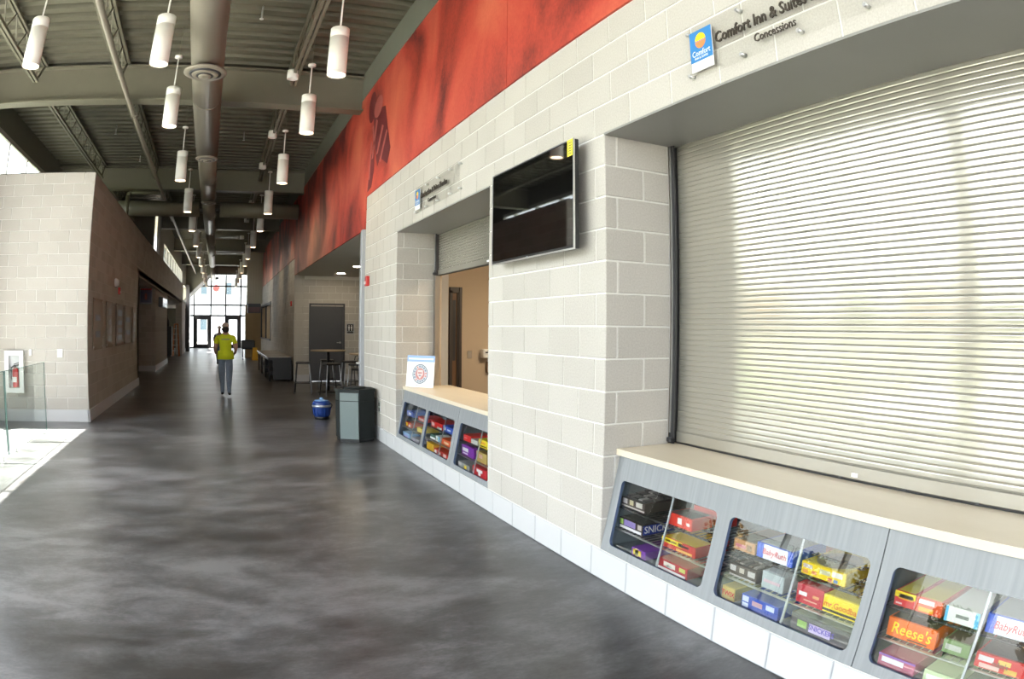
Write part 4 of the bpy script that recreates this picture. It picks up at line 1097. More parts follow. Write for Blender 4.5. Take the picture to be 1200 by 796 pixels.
candy('gold candy bar box with red lettering on a bottom shelf', 0.07, -1.085, -1.18, 0.072, 0.23, (0.48, 0.36, 0.12), text='TWIX', tcol=(0.55, 0.02, 0.04), tsize=0.038, side=(0.24, 0.19, 0.09), top=(0.4, 0.3, 0.12), depth=0.2, group=N2)
candy('blue candy box with white labels beside the gold one', 0.07, -1.235, -1.494, 0.073, 0.23, (0.025, 0.07, 0.42), stripes=((0.03, 0.2, 0.5, 0.9, (0.55, 0.6, 0.75)), (0.03, 0.2, 0.1, 0.4, (0.6, 0.65, 0.8)), (0.3, 0.58, 0.4, 0.75, (0.5, 0.3, 0.35)), (0.68, 0.9, 0.5, 0.85, (0.6, 0.65, 0.8))), group=N2)
_t = candy('large flat yellow candy box above the red and yellow pair', 0.11, -1.56, -1.831, 0.062, 0.494, (0.80, 0.56, 0.015), stripes=((0.04, 0.25, 0.55, 0.85, (0.5, 0.4, 0.45)), (0.04, 0.16, 0.12, 0.4, (0.7, 0.3, 0.08)), (0.25, 0.36, 0.2, 0.45, (0.65, 0.2, 0.1)), (0.42, 0.66, 0.45, 0.8, (0.55, 0.5, 0.35)), (0.7, 0.93, 0.5, 0.9, (0.75, 0.7, 0.65)), (0.62, 0.72, 0.08, 0.32, (0.55, 0.1, 0.05)), (0.75, 0.84, 0.08, 0.32, (0.15, 0.25, 0.5))), text=None, side=(0.62, 0.44, 0.02), top=(0.62, 0.45, 0.04), depth=0.3, group=N2)
put_text('printed_name', "m&m's", 0.12, (0.25, -1.70, 0.5585), (0, -1, 0), (1, 0, 0), cm((0.16, 0.13, 0.12)), _t, depth=0.0004, align='CENTER', bold=0.003)
bm = bmesh.new(); lathe(bm, [(0.115, 0.5566), (0.115, 0.5576)], (0.25, -1.695, 0), 24); obj('printed_oval', bm, cm((0.30, 0.23, 0.16)), _t)
candy('red candy box with small white mark, under the large yellow box', 0.11, -1.56, -1.729, 0.095, 0.354, (0.52, 0.03, 0.05), stripes=((0.1, 0.4, 0.42, 0.62, (0.85, 0.85, 0.85)), (0.62, 0.85, 0.45, 0.6, (0.7, 0.35, 0.15)), (0.3, 0.8, 0.2, 0.27, (0.7, 0.4, 0.3))), top=(0.45, 0.03, 0.04), side=(0.4, 0.02, 0.03), group=N2)
candy('yellow candy bar box with orange lettering and a black stripe, beside the red box', 0.11, -1.731, -1.956, 0.085, 0.356, (0.85, 0.68, 0.03), text='mr.Goodbar', tcol=(0.70, 0.16, 0.02), tsize=0.042, stripes=((0.0, 1.0, 0.1, 0.24, (0.05, 0.03, 0.02)),), top=(0.62, 0.5, 0.05), depth=0.24, group=N2)
candy('long dark candy bar box with green and lilac labels, bottom shelf', 0.07, -1.581, -1.954, 0.086, 0.23, (0.09, 0.085, 0.10), stripes=((0.12, 0.28, 0.3, 0.7, (0.30, 0.48, 0.13)), (0.32, 0.68, 0.22, 0.72, (0.55, 0.45, 0.68))), text='  SNICKERS', tcol=(0.12, 0.08, 0.45), tsize=0.036, top=(0.2, 0.21, 0.22), group=N2)
candy('red candy box with yellow top band in the third window from the pillar', 0.11, -2.11, -2.22, 0.066, 0.494, (0.55, 0.02, 0.03), stripes=((0.0, 1.0, 0.6, 1.0, Y_), (0.2, 0.9, 0.5, 0.85, (0.75, 0.3, 0.04)), (0.1, 0.4, 0.15, 0.25, (0.8, 0.6, 0.6))), top=(0.62, 0.5, 0.05), depth=0.3, group=N3)
candy('orange red candy box with white name strip in the third window from the pillar', 0.11, -2.222, -2.36, 0.066, 0.494, (0.65, 0.07, 0.02), stripes=((0.12, 0.7, 0.62, 0.9, (0.85, 0.82, 0.8)), (0.15, 0.7, 0.12, 0.4, (0.85, 0.4, 0.03))), top=(0.6, 0.45, 0.05), depth=0.3, group=N3)
candy("orange peanut butter cup box with yellow script in the third window from the pillar", 0.11, -2.11, -2.37, 0.088, 0.356, (0.82, 0.16, 0.02), text="Reese's", tcol=(0.92, 0.72, 0.03), tsize=0.072, shear=0.15, top=(0.1, 0.07, 0.05), stripes=((0.45, 0.85, 0.08, 0.14, (0.1, 0.05, 0.03)),), depth=0.28, group=N3)
candy('white and pale blue candy box beside the orange red box', 0.11, -2.378, -2.55, 0.066, 0.494, (0.80, 0.80, 0.74), stripes=((0.0, 0.08, 0.0, 1.0, (0.15, 0.5, 0.75)), (0.88, 1.0, 0.0, 1.0, (0.15, 0.5, 0.75)), (0.32, 0.7, 0.38, 0.6, (0.25, 0.25, 0.24))), depth=0.25, group=N3)
candy('purple and red candy box low in the corner of the third window from the pillar', 0.07, -2.12, -2.32, 0.06, 0.23, (0.5, 0.12, 0.2), stripes=((0.1, 0.7, 0.4, 0.8, (0.7, 0.7, 0.75)), (0, 1, 0.85, 1, (0.3, 0.15, 0.45))), group=N3)
candy('pale green candy box on the bottom shelf of the third window from the pillar', 0.07, -2.37, -2.53, 0.06, 0.23, (0.55, 0.65, 0.4), stripes=((0.1, 0.8, 0.3, 0.7, (0.75, 0.8, 0.7)),), group=N3)
candy('green and brown candy tray on the middle shelf, next to the orange box', 0.13, -2.40, -2.54, 0.06, 0.356, (0.20, 0.30, 0.12), stripes=((0.1, 0.7, 0.3, 0.7, (0.5, 0.5, 0.45)),), top=(0.2, 0.15, 0.1), group=N3)
candy('white blue-ended script box in the third window from the pillar', 0.11, -2.585, -2.84, 0.08, 0.496, (0.045, 0.11, 0.55), stripes=((0.18, 0.9, 0.03, 0.97, (0.84, 0.84, 0.86)),), text='BabyRuth', tcol=(0.55, 0.03, 0.05), tsize=0.046, shear=0.2, top=(0.4, 0.42, 0.43), group=N3)
candy('open red candy box below the white one, third window from the pillar', 0.10, -2.585, -2.84, 0.065, 0.356, (0.60, 0.05, 0.05), stripes=((0.06, 0.36, 0.5, 0.85, (0.7, 0.65, 0.66)), (0.45, 0.7, 0.55, 0.85, (0.75, 0.55, 0.15)), (0.1, 0.5, 0.08, 0.35, (0.75, 0.5, 0.45)), (0.6, 0.85, 0.1, 0.4, (0.7, 0.45, 0.1))), text="m&m's", tsize=0.03, tcol=(0.25, 0.15, 0.12), top=(0.22, 0.20, 0.19), group=N3)
FG = 'candy boxes in the far counter windows'
for lb, xf, a, b, h, z, col, st in (
    ('small blue candy box, top left of the first far window', 0.11, 4.78, 4.50, 0.066, 0.494, (0.10, 0.16, 0.5), ((0.3, 0.7, 0.3, 0.7, W_),)),
    ('small red and yellow candy box, left middle of the first far window', 0.11, 4.79, 4.56, 0.06, 0.354, (0.6, 0.08, 0.04), ((0.1, 0.4, 0.3, 0.9, Y_), (0.55, 0.85, 0.2, 0.6, W_))),
    ('pale blue candy box, bottom left of the first far window', 0.07, 4.79, 4.50, 0.06, 0.23, (0.25, 0.4, 0.65), ((0.2, 0.8, 0.1, 0.4, (0.4, 0.3, 0.6)),)),
    ('red candy box, top right of the first far window', 0.11, 4.30, 4.02, 0.05, 0.494, (0.55, 0.06, 0.05), ((0.2, 0.8, 0.3, 0.7, (0.75, 0.5, 0.45)),)),
    ('pale yellow candy box, right middle of the first far window', 0.11, 4.30, 4.11, 0.056, 0.354, (0.75, 0.55, 0.12), ()),
    ('grey candy box, bottom right of the first far window', 0.07, 4.40, 4.10, 0.045, 0.23, (0.4, 0.38, 0.42), ((0.2, 0.5, 0.2, 0.7, (0.6, 0.5, 0.65)),)),
    ('red candy box, top left of the second far window', 0.11, 3.78, 3.40, 0.065, 0.494, (0.58, 0.02, 0.02), ((0.05, 0.3, 0.2, 0.8, (0.75, 0.5, 0.5)), (0.55, 0.95, 0.0, 0.35, (0.55, 0.6, 0.55)))),
    ('green and white candy box, left middle of the second far window', 0.11, 3.78, 3.60, 0.056, 0.354, (0.05, 0.12, 0.09), ((0, 1, 0.05, 0.45, W_),)),
    ('white and blue candy box beside the green and white one', 0.11, 3.585, 3.45, 0.06, 0.354, (0.7, 0.72, 0.7), ((0.7, 1, 0, 1, (0.1, 0.45, 0.7)), (0.25, 0.5, 0.3, 0.6, (0.4, 0.5, 0.2)))),
    ('yellow orange candy box, bottom left of the second far window', 0.07, 3.79, 3.54, 0.085, 0.23, (0.75, 0.42, 0.03), ()),
    ('red candy box with white marks, bottom of the second far window', 0.07, 3.53, 3.08, 0.055, 0.23, (0.52, 0.03, 0.02), ((0.05, 0.2, 0.2, 0.8, W_), (0.35, 0.5, 0.2, 0.7, W_), (0.7, 0.9, 0.1, 0.8, (0.85, 0.6, 0.55)))),
    ('blue candy box with white dots, top right of the second far window', 0.11, 3.37, 3.02, 0.068, 0.494, (0.03, 0.09, 0.5), ((0.08, 0.25, 0.3, 0.75, W_), (0.4, 0.7, 0.35, 0.6, (0.7, 0.75, 0.9)))),
    ('orange red candy box, right middle of the second far window', 0.11, 3.40, 3.07, 0.063, 0.354, (0.68, 0.10, 0.02), ((0.3, 0.75, 0.25, 0.65, (0.8, 0.55, 0.35)),)),
    ('red candy box, top left of the far window beside the pillar', 0.11, 2.75, 2.55, 0.063, 0.494, (0.6, 0.02, 0.02), ((0.1, 0.5, 0.4, 0.6, (0.7, 0.3, 0.3)),)),
    ('grey and white candy box behind the red one in the far window beside the pillar', 0.11, 2.545, 2.38, 0.045, 0.494, (0.55, 0.52, 0.5), ()),
    ('purple candy box with white letters in the far window beside the pillar', 0.11, 2.76, 2.44, 0.10, 0.354, (0.20, 0.03, 0.34), ((0.08, 0.55, 0.4, 0.75, W_), (0.1, 0.5, 0.15, 0.25, W_))),
    ('grey candy box with yellow patch, bottom of the far window beside the pillar', 0.07, 2.76, 2.45, 0.055, 0.23, (0.30, 0.30, 0.30), ((0.05, 0.3, 0.4, 0.9, (0.6, 0.5, 0.5)), (0.55, 0.75, 0.1, 0.7, Y_))),
    ('yellow candy box with red marks in the far window beside the pillar', 0.11, 2.345, 2.11, 0.076, 0.494, (0.88, 0.68, 0.02), ((0.2, 0.7, 0.5, 0.75, (0.75, 0.3, 0.02)), (0.1, 0.85, 0.15, 0.28, (0.1, 0.06, 0.02)))),
    ('gold candy box under the yellow one, beside the pillar', 0.11, 2.37, 2.12, 0.098, 0.354, (0.50, 0.35, 0.10), ((0.25, 0.6, 0.4, 0.8, (0.75, 0.45, 0.4)),)),
    ('red candy box with white splash, bottom right beside the pillar', 0.07, 2.37, 2.02, 0.088, 0.23, (0.58, 0.02, 0.03), ((0.3, 0.7, 0.5, 0.8, W_), (0.42, 0.58, 0.15, 0.5, W_))),
):
    candy(lb, xf, a, b, h, z, col, stripes=st, depth=0.22, group=FG)

# ------------------------------------------------------------------ card on the far counter
def counter_card():
    P0, P1 = Vector((0.115, 4.80, 0.862)), Vector((0.375, 4.47, 0.862))
    t = thing('counter_card', 'white framed card with a round emblem on the far counter', 'sign', (P0 + P1) / 2)
    r = (P1 - P0); w = r.length; r.normalize()
    back = Vector((-r.y, r.x, 0)); back = back if back.y > 0 else -back
    up = (Vector((0, 0, 1)) + back * 0.12).normalized(); n = r.cross(up)
    def pt(a, b, o=0.0): return P0 + r * a + up * b + n * o
    def poly(name, pts, o0, o1, mat):
        bm = bmesh.new(); A = [bm.verts.new(pt(a, b, o0)) for a, b in pts]; B = [bm.verts.new(pt(a, b, o1)) for a, b in pts]
        k = len(pts)
        for i in range(k): bm.faces.new((A[i], A[(i + 1) % k], B[(i + 1) % k], B[i]))
        bm.faces.new(A); bm.faces.new(B); return obj(name, bm, mat, t)
    H = 0.40
    poly('card', [(0, 0), (w, 0), (w, H), (0, H)], -0.006, 0, M['white_card'])
    poly('blue_header', [(0, H * 0.8), (w, H * 0.8), (w, H), (0, H)], 0, 0.001, cm((0.22, 0.36, 0.68)))
    poly('header_line', [(0.02, H * 0.87), (w - 0.02, H * 0.87), (w - 0.02, H * 0.92), (0.02, H * 0.92)], 0.001, 0.0016, cm((0.7, 0.78, 0.9)))
    cxm, cym = w / 2, H * 0.42
    def disc(rr, sx=1.0, dx=0, dy=0): return [(cxm + dx + rr * sx * math.cos(k * math.pi / 16), cym + dy + rr * math.sin(k * math.pi / 16)) for k in range(32)]
    poly('emblem_rim', disc(0.125, 0.95), 0, 0.001, cm((0.10, 0.12, 0.17)))
    poly('emblem_ring', disc(0.112, 0.95), 0.001, 0.0016, cm((0.50, 0.54, 0.58)))
    poly('emblem_centre', disc(0.074, 0.95), 0.0016, 0.0022, cm((0.42, 0.14, 0.13)))
    poly('emblem_shield', [(cxm - 0.04, cym + 0.05), (cxm + 0.04, cym + 0.05), (cxm + 0.045, cym - 0.01), (cxm, cym - 0.06), (cxm - 0.045, cym - 0.01)], 0.0022, 0.0028, cm((0.62, 0.50, 0.48)))
    poly('emblem_bar', [(cxm - 0.03, cym + 0.005), (cxm + 0.03, cym + 0.005), (cxm + 0.03, cym + 0.022), (cxm - 0.03, cym + 0.022)], 0.0028, 0.0034, cm((0.35, 0.10, 0.10)))
    poly('emblem_bar', [(cxm - 0.018, cym - 0.03), (cxm + 0.018, cym - 0.03), (cxm + 0.018, cym - 0.012), (cxm - 0.018, cym - 0.012)], 0.0028, 0.0034, cm((0.16, 0.18, 0.25)))
    for k in range(16):
        a_ = k * math.pi / 8 + 0.1; ca, sa = math.cos(a_), math.sin(a_)
        poly('emblem_letter', [(cxm + (0.093 * ca - q * sa * 0.012) * 0.95 + p_ * ca * 0.011, cym + 0.093 * sa + q * ca * 0.012 + p_ * sa * 0.011) for p_, q in ((-1, -1), (1, -1), (1, 1), (-1, 1))], 0.0016, 0.0024, cm((0.12, 0.15, 0.22)) if k % 5 else cm((0.5, 0.18, 0.16)))
    poly('footer_line', [(w * 0.35, 0.02), (w * 0.65, 0.02), (w * 0.65, 0.03), (w * 0.35, 0.03)], 0, 0.001, cm((0.4, 0.4, 0.42)))
    bm = bmesh.new(); bar(bm, pt(w / 2, 0.3, -0.006), P0 + r * w / 2 + back * 0.14, 0.02, 0.004); obj('easel_leg', bm, M['white_card'], t)
counter_card()

# ------------------------------------------------------------------ trash bin, blue jar
def trash_bin():
    t = thing('trash_bin', 'six-sided slate trash bin against the block wall', 'trash bin', (-0.31, 6.0, 0))
    cx, cy, R = -0.31, 6.0, 0.30
    hexa = lambda r: [(cx + r * math.cos(math.radians(30 + 60 * k)), cy + r * math.sin(math.radians(30 + 60 * k))) for k in range(6)]
    bm = bmesh.new(); prism(bm, hexa(R - 0.02), 0.0, 0.04); obj('plinth', bm, M['black'], t)
    bm = bmesh.new(); prism(bm, hexa(R - 0.012), 0.04, 0.70); obj('carcass', bm, M['trash_dark'], t)
    hx = hexa(R)
    for k in range(6):
        a, b = Vector(hx[k] + (0,)), Vector(hx[(k + 1) % 6] + (0,)); d = (b - a).normalized(); nrm = Vector((d.y, -d.x, 0))
        a2, b2 = a + d * 0.012, b - d * 0.012
        for z0, z1, nm in ((0.045, 0.575, 'side_panel'), (0.585, 0.70, 'upper_panel')):
            bm = bmesh.new(); vs = []
            for o in (0.0, -0.014):
                vs.append([bm.verts.new(p + nrm * o + Vector((0, 0, z))) for p, z in ((a2, z0), (b2, z0), (b2, z1), (a2, z1))])
            for i in range(4): bm.faces.new((vs[0][i], vs[0][(i + 1) % 4], vs[1][(i + 1) % 4], vs[1][i]))
            bm.faces.new(vs[0]); bm.faces.new(vs[1])
            obj(nm, bm, M['trash_panel'] if k == 3 else M['trash_dark'], t)
    bm = bmesh.new(); prism(bm, hexa(R + 0.015), 0.70, 0.745)
    lathe(bm, [(0.17, 0.745), (0.16, 0.765), (0.13, 0.765)], (cx, cy, 0), 28); tp = obj('lid', bm, M['trash_dark'], t)
    bm = bmesh.new(); lathe(bm, [(0.125, 0.766), (0.125, 0.767)], (cx, cy, 0), 24); obj('opening', bm, M['opening_dark'], tp)
trash_bin()

def jar():
    t = thing('blue_jar', 'round blue lidded jar with a silver band on the floor', 'jar', (-0.44, 8.32, 0))
    c = (-0.44, 8.32, 0)
    bm = bmesh.new(); lathe(bm, [(0.12, 0), (0.128, 0.0), (0.128, 0.04), (0.12, 0.05)], c, 28); obj('base', bm, M['black'], t)
    bm = bmesh.new(); lathe(bm, [(0.11, 0.045), (0.135, 0.05), (0.152, 0.13), (0.168, 0.23), (0.170, 0.28), (0.155, 0.312), (0.12, 0.325)], c, 32); obj('body', bm, M['blue'], t)
    bm = bmesh.new(); lathe(bm, [(0.15, 0.215), (0.171, 0.218), (0.173, 0.255), (0.15, 0.258)], c, 32); obj('silver_band', bm, M['silver'], t)
    bm = bmesh.new(); lathe(bm, [(0.10, 0.32), (0.13, 0.322), (0.125, 0.335), (0.07, 0.345), (0.035, 0.35), (0.04, 0.372), (0.02, 0.38)], c, 28); obj('lid', bm, M['blue_lid'], t)
    for k in range(14):
        a = k * 2 * math.pi / 14
        bm = bmesh.new(); bar(bm, (c[0] + 0.145 * math.cos(a), c[1] + 0.145 * math.sin(a), 0.07), (c[0] + 0.168 * math.cos(a), c[1] + 0.168 * math.sin(a), 0.21), 0.012); obj('rib', bm, M['blue'], t)
    for s in (-1, 1):
        bm = bmesh.new(); tube(bm, (c[0] + s * 0.165, c[1], 0.275), (c[0] + s * 0.19, c[1], 0.24), 0.01, n=8); tube(bm, (c[0] + s * 0.19, c[1], 0.24), (c[0] + s * 0.165, c[1], 0.19), 0.01, n=8); obj('handle', bm, M['dark_steel'], t)
jar()

# ------------------------------------------------------------------ bar tables and stools in the recess
def bar_table(x, y, label):
    t = thing('bar_table', label, 'table', (x, y, 0), 'tall round tables in the recess')
    bm = bmesh.new(); lathe(bm, [(0.40, 1.02), (0.45, 1.02), (0.455, 1.035), (0.45, 1.05), (0.2, 1.05)], (x, y, 0), 36); obj('tabletop', bm, M['table_top'], t)
    bm = bmesh.new(); tube(bm, (x, y, 0.03), (x, y, 1.02), 0.038, n=14); obj('column', bm, M['black'], t)
    bm = bmesh.new(); lathe(bm, [(0.28, 0), (0.28, 0.012), (0.1, 0.03), (0.05, 0.04)], (x, y, 0), 28); obj('base', bm, M['black'], t)
bar_table(0.50, 13.25, 'tall round table in front of the washroom door')
bar_table(1.05, 11.0, 'tall round table cut off by the end of the block wall')

def stool(x, y, rz, label, back=False):
    t = thing('bar_stool', label, 'stool', (x, y, 0), 'black bar stools around the tall tables')
    m = Matrix.Translation((x, y, 0)) @ Matrix.Rotation(rz, 4, 'Z')
    def fin(nm, bm, mat):
        bm.transform(m); return obj(nm, bm, mat, t)
    bm = bmesh.new(); bx(bm, -0.18, 0.18, -0.18, 0.18, 0.725, 0.775, bevel=0.02); fin('seat', bm, M['black'])
    for sx in (-1, 1):
        for sy in (-1, 1):
            bm = bmesh.new(); tube(bm, (sx * 0.15, sy * 0.15, 0.735), (sx * 0.215, sy * 0.215, 0.0), 0.013, n=8); fin('leg', bm, M['dark_steel'] if sy > 0 else M['silver'])
    bm = bmesh.new()
    for a, b in (((-1, -1), (1, -1)), ((1, -1), (1, 1)), ((1, 1), (-1, 1)), ((-1, 1), (-1, -1))):
        tube(bm, (a[0] * 0.192, a[1] * 0.192, 0.26), (b[0] * 0.192, b[1] * 0.192, 0.26), 0.009, n=8)
    fin('foot_ring', bm, M['dark_steel'])
    if not back: return
    bm = bmesh.new(); pts = [(-0.16, 0.175, 0.77), (-0.165, 0.20, 0.88), (0, 0.225, 0.905), (0.165, 0.20, 0.88), (0.16, 0.175, 0.77)]
    for a, b in zip(pts, pts[1:]): tube(bm, a, b, 0.012, n=8)
    fin('back_rail', bm, M['black'])
stool(-0.17, 13.05, 1.4, 'black bar stool standing closest to the corridor')
stool(0.42, 12.35, 0.2, 'black bar stool in front of the tall table column')
stool(0.62, 14.15, 3.1, 'black bar stool behind the tall table by the washroom door')
stool(1.0, 12.1, -0.4, 'black bar stool between the two tall tables')
stool(0.72, 10.2, 0.5, 'black bar stool showing beside the wall end, behind the trash bin')
stool(1.08, 13.4, -1.5, 'black bar stool with a low back rail below the washroom sign', True)

# washroom sign, alarms, outlet
t = thing('washroom_sign', 'dark washroom sign with two white figures beside the door', 'sign', (1.73, YREC - 0.01, 1.58))
box_obj('plate', (1.61, 1.85, YREC - 0.014, YREC, 1.43, 1.73), M['pale_frame'], t, 0.003)
box_obj('field', (1.635, 1.825, YREC - 0.017, YREC - 0.014, 1.50, 1.71), M['black'], t)
for x in (1.69, 1.77):
    bm = bmesh.new(); lathe(bm, [(0.016, -0.002), (0.016, 0.002)], (0, 0, 0), 12); bm.transform(Matrix.Translation((x, YREC - 0.019, 1.675)) @ Matrix.Rotation(math.pi / 2, 4, 'X'))
    bx(bm, x - 0.022, x + 0.022, YREC - 0.021, YREC - 0.017, 1.585, 1.65); bx(bm, x - 0.014, x + 0.014, YREC - 0.021, YREC - 0.017, 1.52, 1.585); obj('figure', bm, M['white_card'], t)
box_obj('text_bar', (1.635, 1.825, YREC - 0.017, YREC - 0.014, 1.445, 1.485), M['black'], t)

def alarm(label, x, y, z, s):
    t = thing('fire_alarm', label, 'fire alarm', (x, y, z), 'red wall alarms')
    bm = bmesh.new(); bx(bm, min(x, x + s * 0.05), max(x, x + s * 0.05), y - 0.06, y + 0.06, z - 0.075, z + 0.075, bevel=0.008); obj('body', bm, M['red'], t)
    bm = bmesh.new(); bx(bm, min(x + s * 0.05, x + s * 0.068), max(x + s * 0.05, x + s * 0.068), y - 0.03, y + 0.03, z - 0.05, z - 0.005, bevel=0.005); obj('strobe', bm, M['white'], t)
    bm = bmesh.new()
    for k in range(4): bx(bm, min(x + s * 0.05, x + s * 0.052), max(x + s * 0.05, x + s * 0.052), y - 0.04, y + 0.04, z + 0.012 + k * 0.014, z + 0.018 + k * 0.014)
    obj('grille', bm, M['dark_steel'], t)
alarm('red fire alarm on the sand block wall by the recess', 0, 6.49, 2.31, -1)
alarm('small red fire alarm on the far block wall past the recess', 0, 17.25, 2.33, -1)
alarm('red fire alarm above the plaques on the left wall', XL, 11.95, 2.40, 1)
t = thing('wall_strobe', 'white round strobe above the red alarm on the left wall', 'strobe', (XL, 11.4, 2.55))
bm = bmesh.new(); lathe(bm, [(0.09, 0), (0.09, 0.04), (0.06, 0.09), (0.02, 0.1)], (0, 0, 0), 20); bm.transform(Matrix.Translation((XL, 11.4, 2.55)) @ Matrix.Rotation(math.pi / 2, 4, 'Y')); obj('dome', bm, M['white'], t)
box_obj('back_box', (XL, XL + 0.03, 11.42, 11.56, 2.45, 2.55), M['black'], t)
t = thing('wall_outlet', 'black double outlet low on the block wall by the trash bin', 'outlet', (0, 5.75, 0.49))
box_obj('plate', (-0.008, 0.0, 5.70, 5.79, 0.42, 0.57), M['alu'], t, 0.002)
bm = bmesh.new(); bx(bm, -0.013, -0.008, 5.72, 5.77, 0.435, 0.485); bx(bm, -0.013, -0.008, 5.72, 5.77, 0.505, 0.555); obj('socket', bm, M['black'], t)
for k, (x, y) in enumerate(((1.2, 15.4), (1.22, 13.15))):
    bm = bmesh.new(); lathe(bm, [(0.11, 3.139), (0.11, 3.13), (0.09, 3.128)], (x, y, 0), 20)
    tag(obj('downlight', bm, plain('lit_downlight', (0.9, 0.85, 0.7), 0.5, emit=(1, 0.80, 0.55, 110.0))), ('deeper', 'nearer')[k] + ' round downlight in the recess soffit', 'lamp', 'recess downlights')

# ------------------------------------------------------------------ left wall fittings
t = thing('extinguisher_cabinet', 'white wall cabinet with a fire extinguisher inside', 'cabinet', (-6.09, 8.28, 0.85))
bm = bmesh.new()
a, b, z0, z1 = -6.29, -5.90, 0.49, 1.205; yq = 8.20
bx(bm, a, a + 0.085, yq, 8.284, z0, z1); bx(bm, b - 0.085, b, yq, 8.284, z0, z1); bx(bm, a + 0.085, b - 0.085, yq, 8.284, z0, z0 + 0.085); bx(bm, a + 0.085, b - 0.085, yq, 8.284, z1 - 0.085, z1)
obj('frame', bm, M['white'], t)
box_obj('back', (a + 0.085, b - 0.085, 8.272, 8.284, z0 + 0.085, z1 - 0.085), M['pale_frame'], t)
bm = bmesh.new(); bm.faces.new([bm.verts.new(p) for p in ((a + 0.08, yq + 0.004, z0 + 0.08), (b - 0.08, yq + 0.004, z0 + 0.08), (b - 0.08, yq + 0.004, z1 - 0.08), (a + 0.08, yq + 0.004, z1 - 0.08))]); obj('glass_door', bm, M['acrylic'], t)
bm = bmesh.new(); bx(bm, b - 0.03, b + 0.008, yq - 0.012, yq + 0.01, 0.80, 0.90, bevel=0.004); obj('latch', bm, M['alu'], t)
t = thing('fire_extinguisher', 'red fire extinguisher behind the cabinet glass', 'fire extinguisher', (-6.08, 8.24, 0.58))
c = (-6.075, 8.238, 0.58)
bm = bmesh.new(); lathe(bm, [(0.03, 0), (0.033, 0.004), (0.033, 0.30), (0.02, 0.335), (0.012, 0.34)], c, 20); bm.transform(Matrix.Translation((c[0], c[1], 0)) @ Matrix.Diagonal((1.9, 0.9, 1, 1)) @ Matrix.Translation((-c[0], -c[1], 0))); obj('cylinder', bm, M['red'], t)
bm = bmesh.new(); bx(bm, c[0] - 0.062, c[0] + 0.03, c[1] - 0.032, c[1] - 0.03, 0.67, 0.76); obj('paper_label', bm, M['white_card'], t)
bm = bmesh.new(); bar(bm, (c[0], c[1], 0.91), (c[0], c[1], 0.96), 0.03); bar(bm, (c[0] - 0.03, c[1], 0.95), (c[0] + 0.08, c[1], 0.965), 0.02); bar(bm, (c[0] - 0.03, c[1], 0.975), (c[0] + 0.07, c[1], 1.0), 0.014); obj('valve_handle', bm, M['black'], t)
bm = bmesh.new(); pts = [(c[0] - 0.02, c[1] - 0.02, 0.95), (c[0] - 0.08, c[1] - 0.02, 0.92), (c[0] - 0.085, c[1] - 0.02, 0.75), (c[0] - 0.07, c[1] - 0.02, 0.70)]
for p, q in zip(pts, pts[1:]): tube(bm, p, q, 0.011, n=8)
obj('hose', bm, M['black'], t)
tag(box_obj('wall_plate', (-5.235, -5.125, 8.268, 8.284, 1.09, 1.235), M['white'], None, 0.004), 'white blank wall plate right of the extinguisher cabinet', 'wall plate')
tag(box_obj('wall_switch', (-5.80, -5.745, 8.268, 8.284, 1.12, 1.23), M['white'], None, 0.004), 'small white switch beside the extinguisher cabinet', 'switch')

PL = [(8.72, 9.75), (10.2, 11.1), (11.55, 12.75), (12.95, 14.2), (14.45, 15.35)]
for i, (y0, y1) in enumerate(PL):
    t = thing('wall_plaque', '%s tall narrow clear plaque on the left corridor wall' % ('nearest', 'second', 'middle, darkest printed', 'fourth', 'farthest')[i], 'plaque', (XL, (y0 + y1) / 2, 1.2), 'donor plaques on the left wall')
    bm = bmesh.new(); bx(bm, XL + 0.012, XL + 0.022, y0, y1, 1.2, 2.12, bevel=0.002); obj('panel', bm, plain('plaque_tan_%d' % i, (0.33, 0.28, 0.22) if i != 2 else (0.25, 0.21, 0.17), 0.6, spec=0.1), t)
    rows = ((1.72, 1.83), (1.42, 1.53)) if i in (0, 3) else ((1.85, 1.98), (1.65, 1.75), (1.48, 1.58), (1.32, 1.42))
    for (q0, q1) in rows:
        bm = bmesh.new(); bx(bm, XL + 0.022, XL + 0.024, y0 + 0.25, y1 - 0.25, q0, q1); obj('printed_patch', bm, cm((0.10, 0.11, 0.13)) if i in (0, 2, 3) else cm((0.22, 0.19, 0.16)), t)
    for yy in (y0 + 0.06, y1 - 0.06):
        for zz in (1.25, 2.07):
            bm = bmesh.new(); tube(bm, (XL, yy, zz), (XL + 0.03, yy, zz), 0.015, n=8); obj('standoff', bm, M['alu'], t)

# glass guard by the stair opening
def guard(y0, y1, label):
    t = thing('glass_guard', label, 'glass guard', (-5.2, (y0 + y1) / 2, 0), 'glass guard panels by the stair')
    xg = -5.19
    bm = bmesh.new(); bx(bm, xg - 0.006, xg + 0.006, y0 + 0.012, y1 - 0.012, 0.02, 1.06); obj('glass_pane', bm, M['rail_glass'], t)
    bm = bmesh.new()
    for y in (y0 + 0.006, y1 - 0.012): bx(bm, xg - 0.007, xg + 0.007, y, y + 0.006, 0.02, 1.06)
    bx(bm, xg - 0.007, xg + 0.007, y0 + 0.012, y1 - 0.012, 1.06, 1.066)
    obj('cut_edge', bm, M['rail_edge'], t)
    for y in (y0 + 0.3, y1 - 0.3):
        bm = bmesh.new(); bx(bm, xg - 0.02, xg + 0.02, y - 0.02, y + 0.02, 0.0, 0.06, bevel=0.004); obj('clamp', bm, M['alu'], t)
guard(5.0, 7.16, 'clear green edged glass panel at the stair end, far one of the guard')
guard(2.6, 4.97, 'clear green edged glass panel of the stair guard, one nearer the viewer')
guard(0.3, 2.57, 'clear glass guard panel next along toward the viewer')

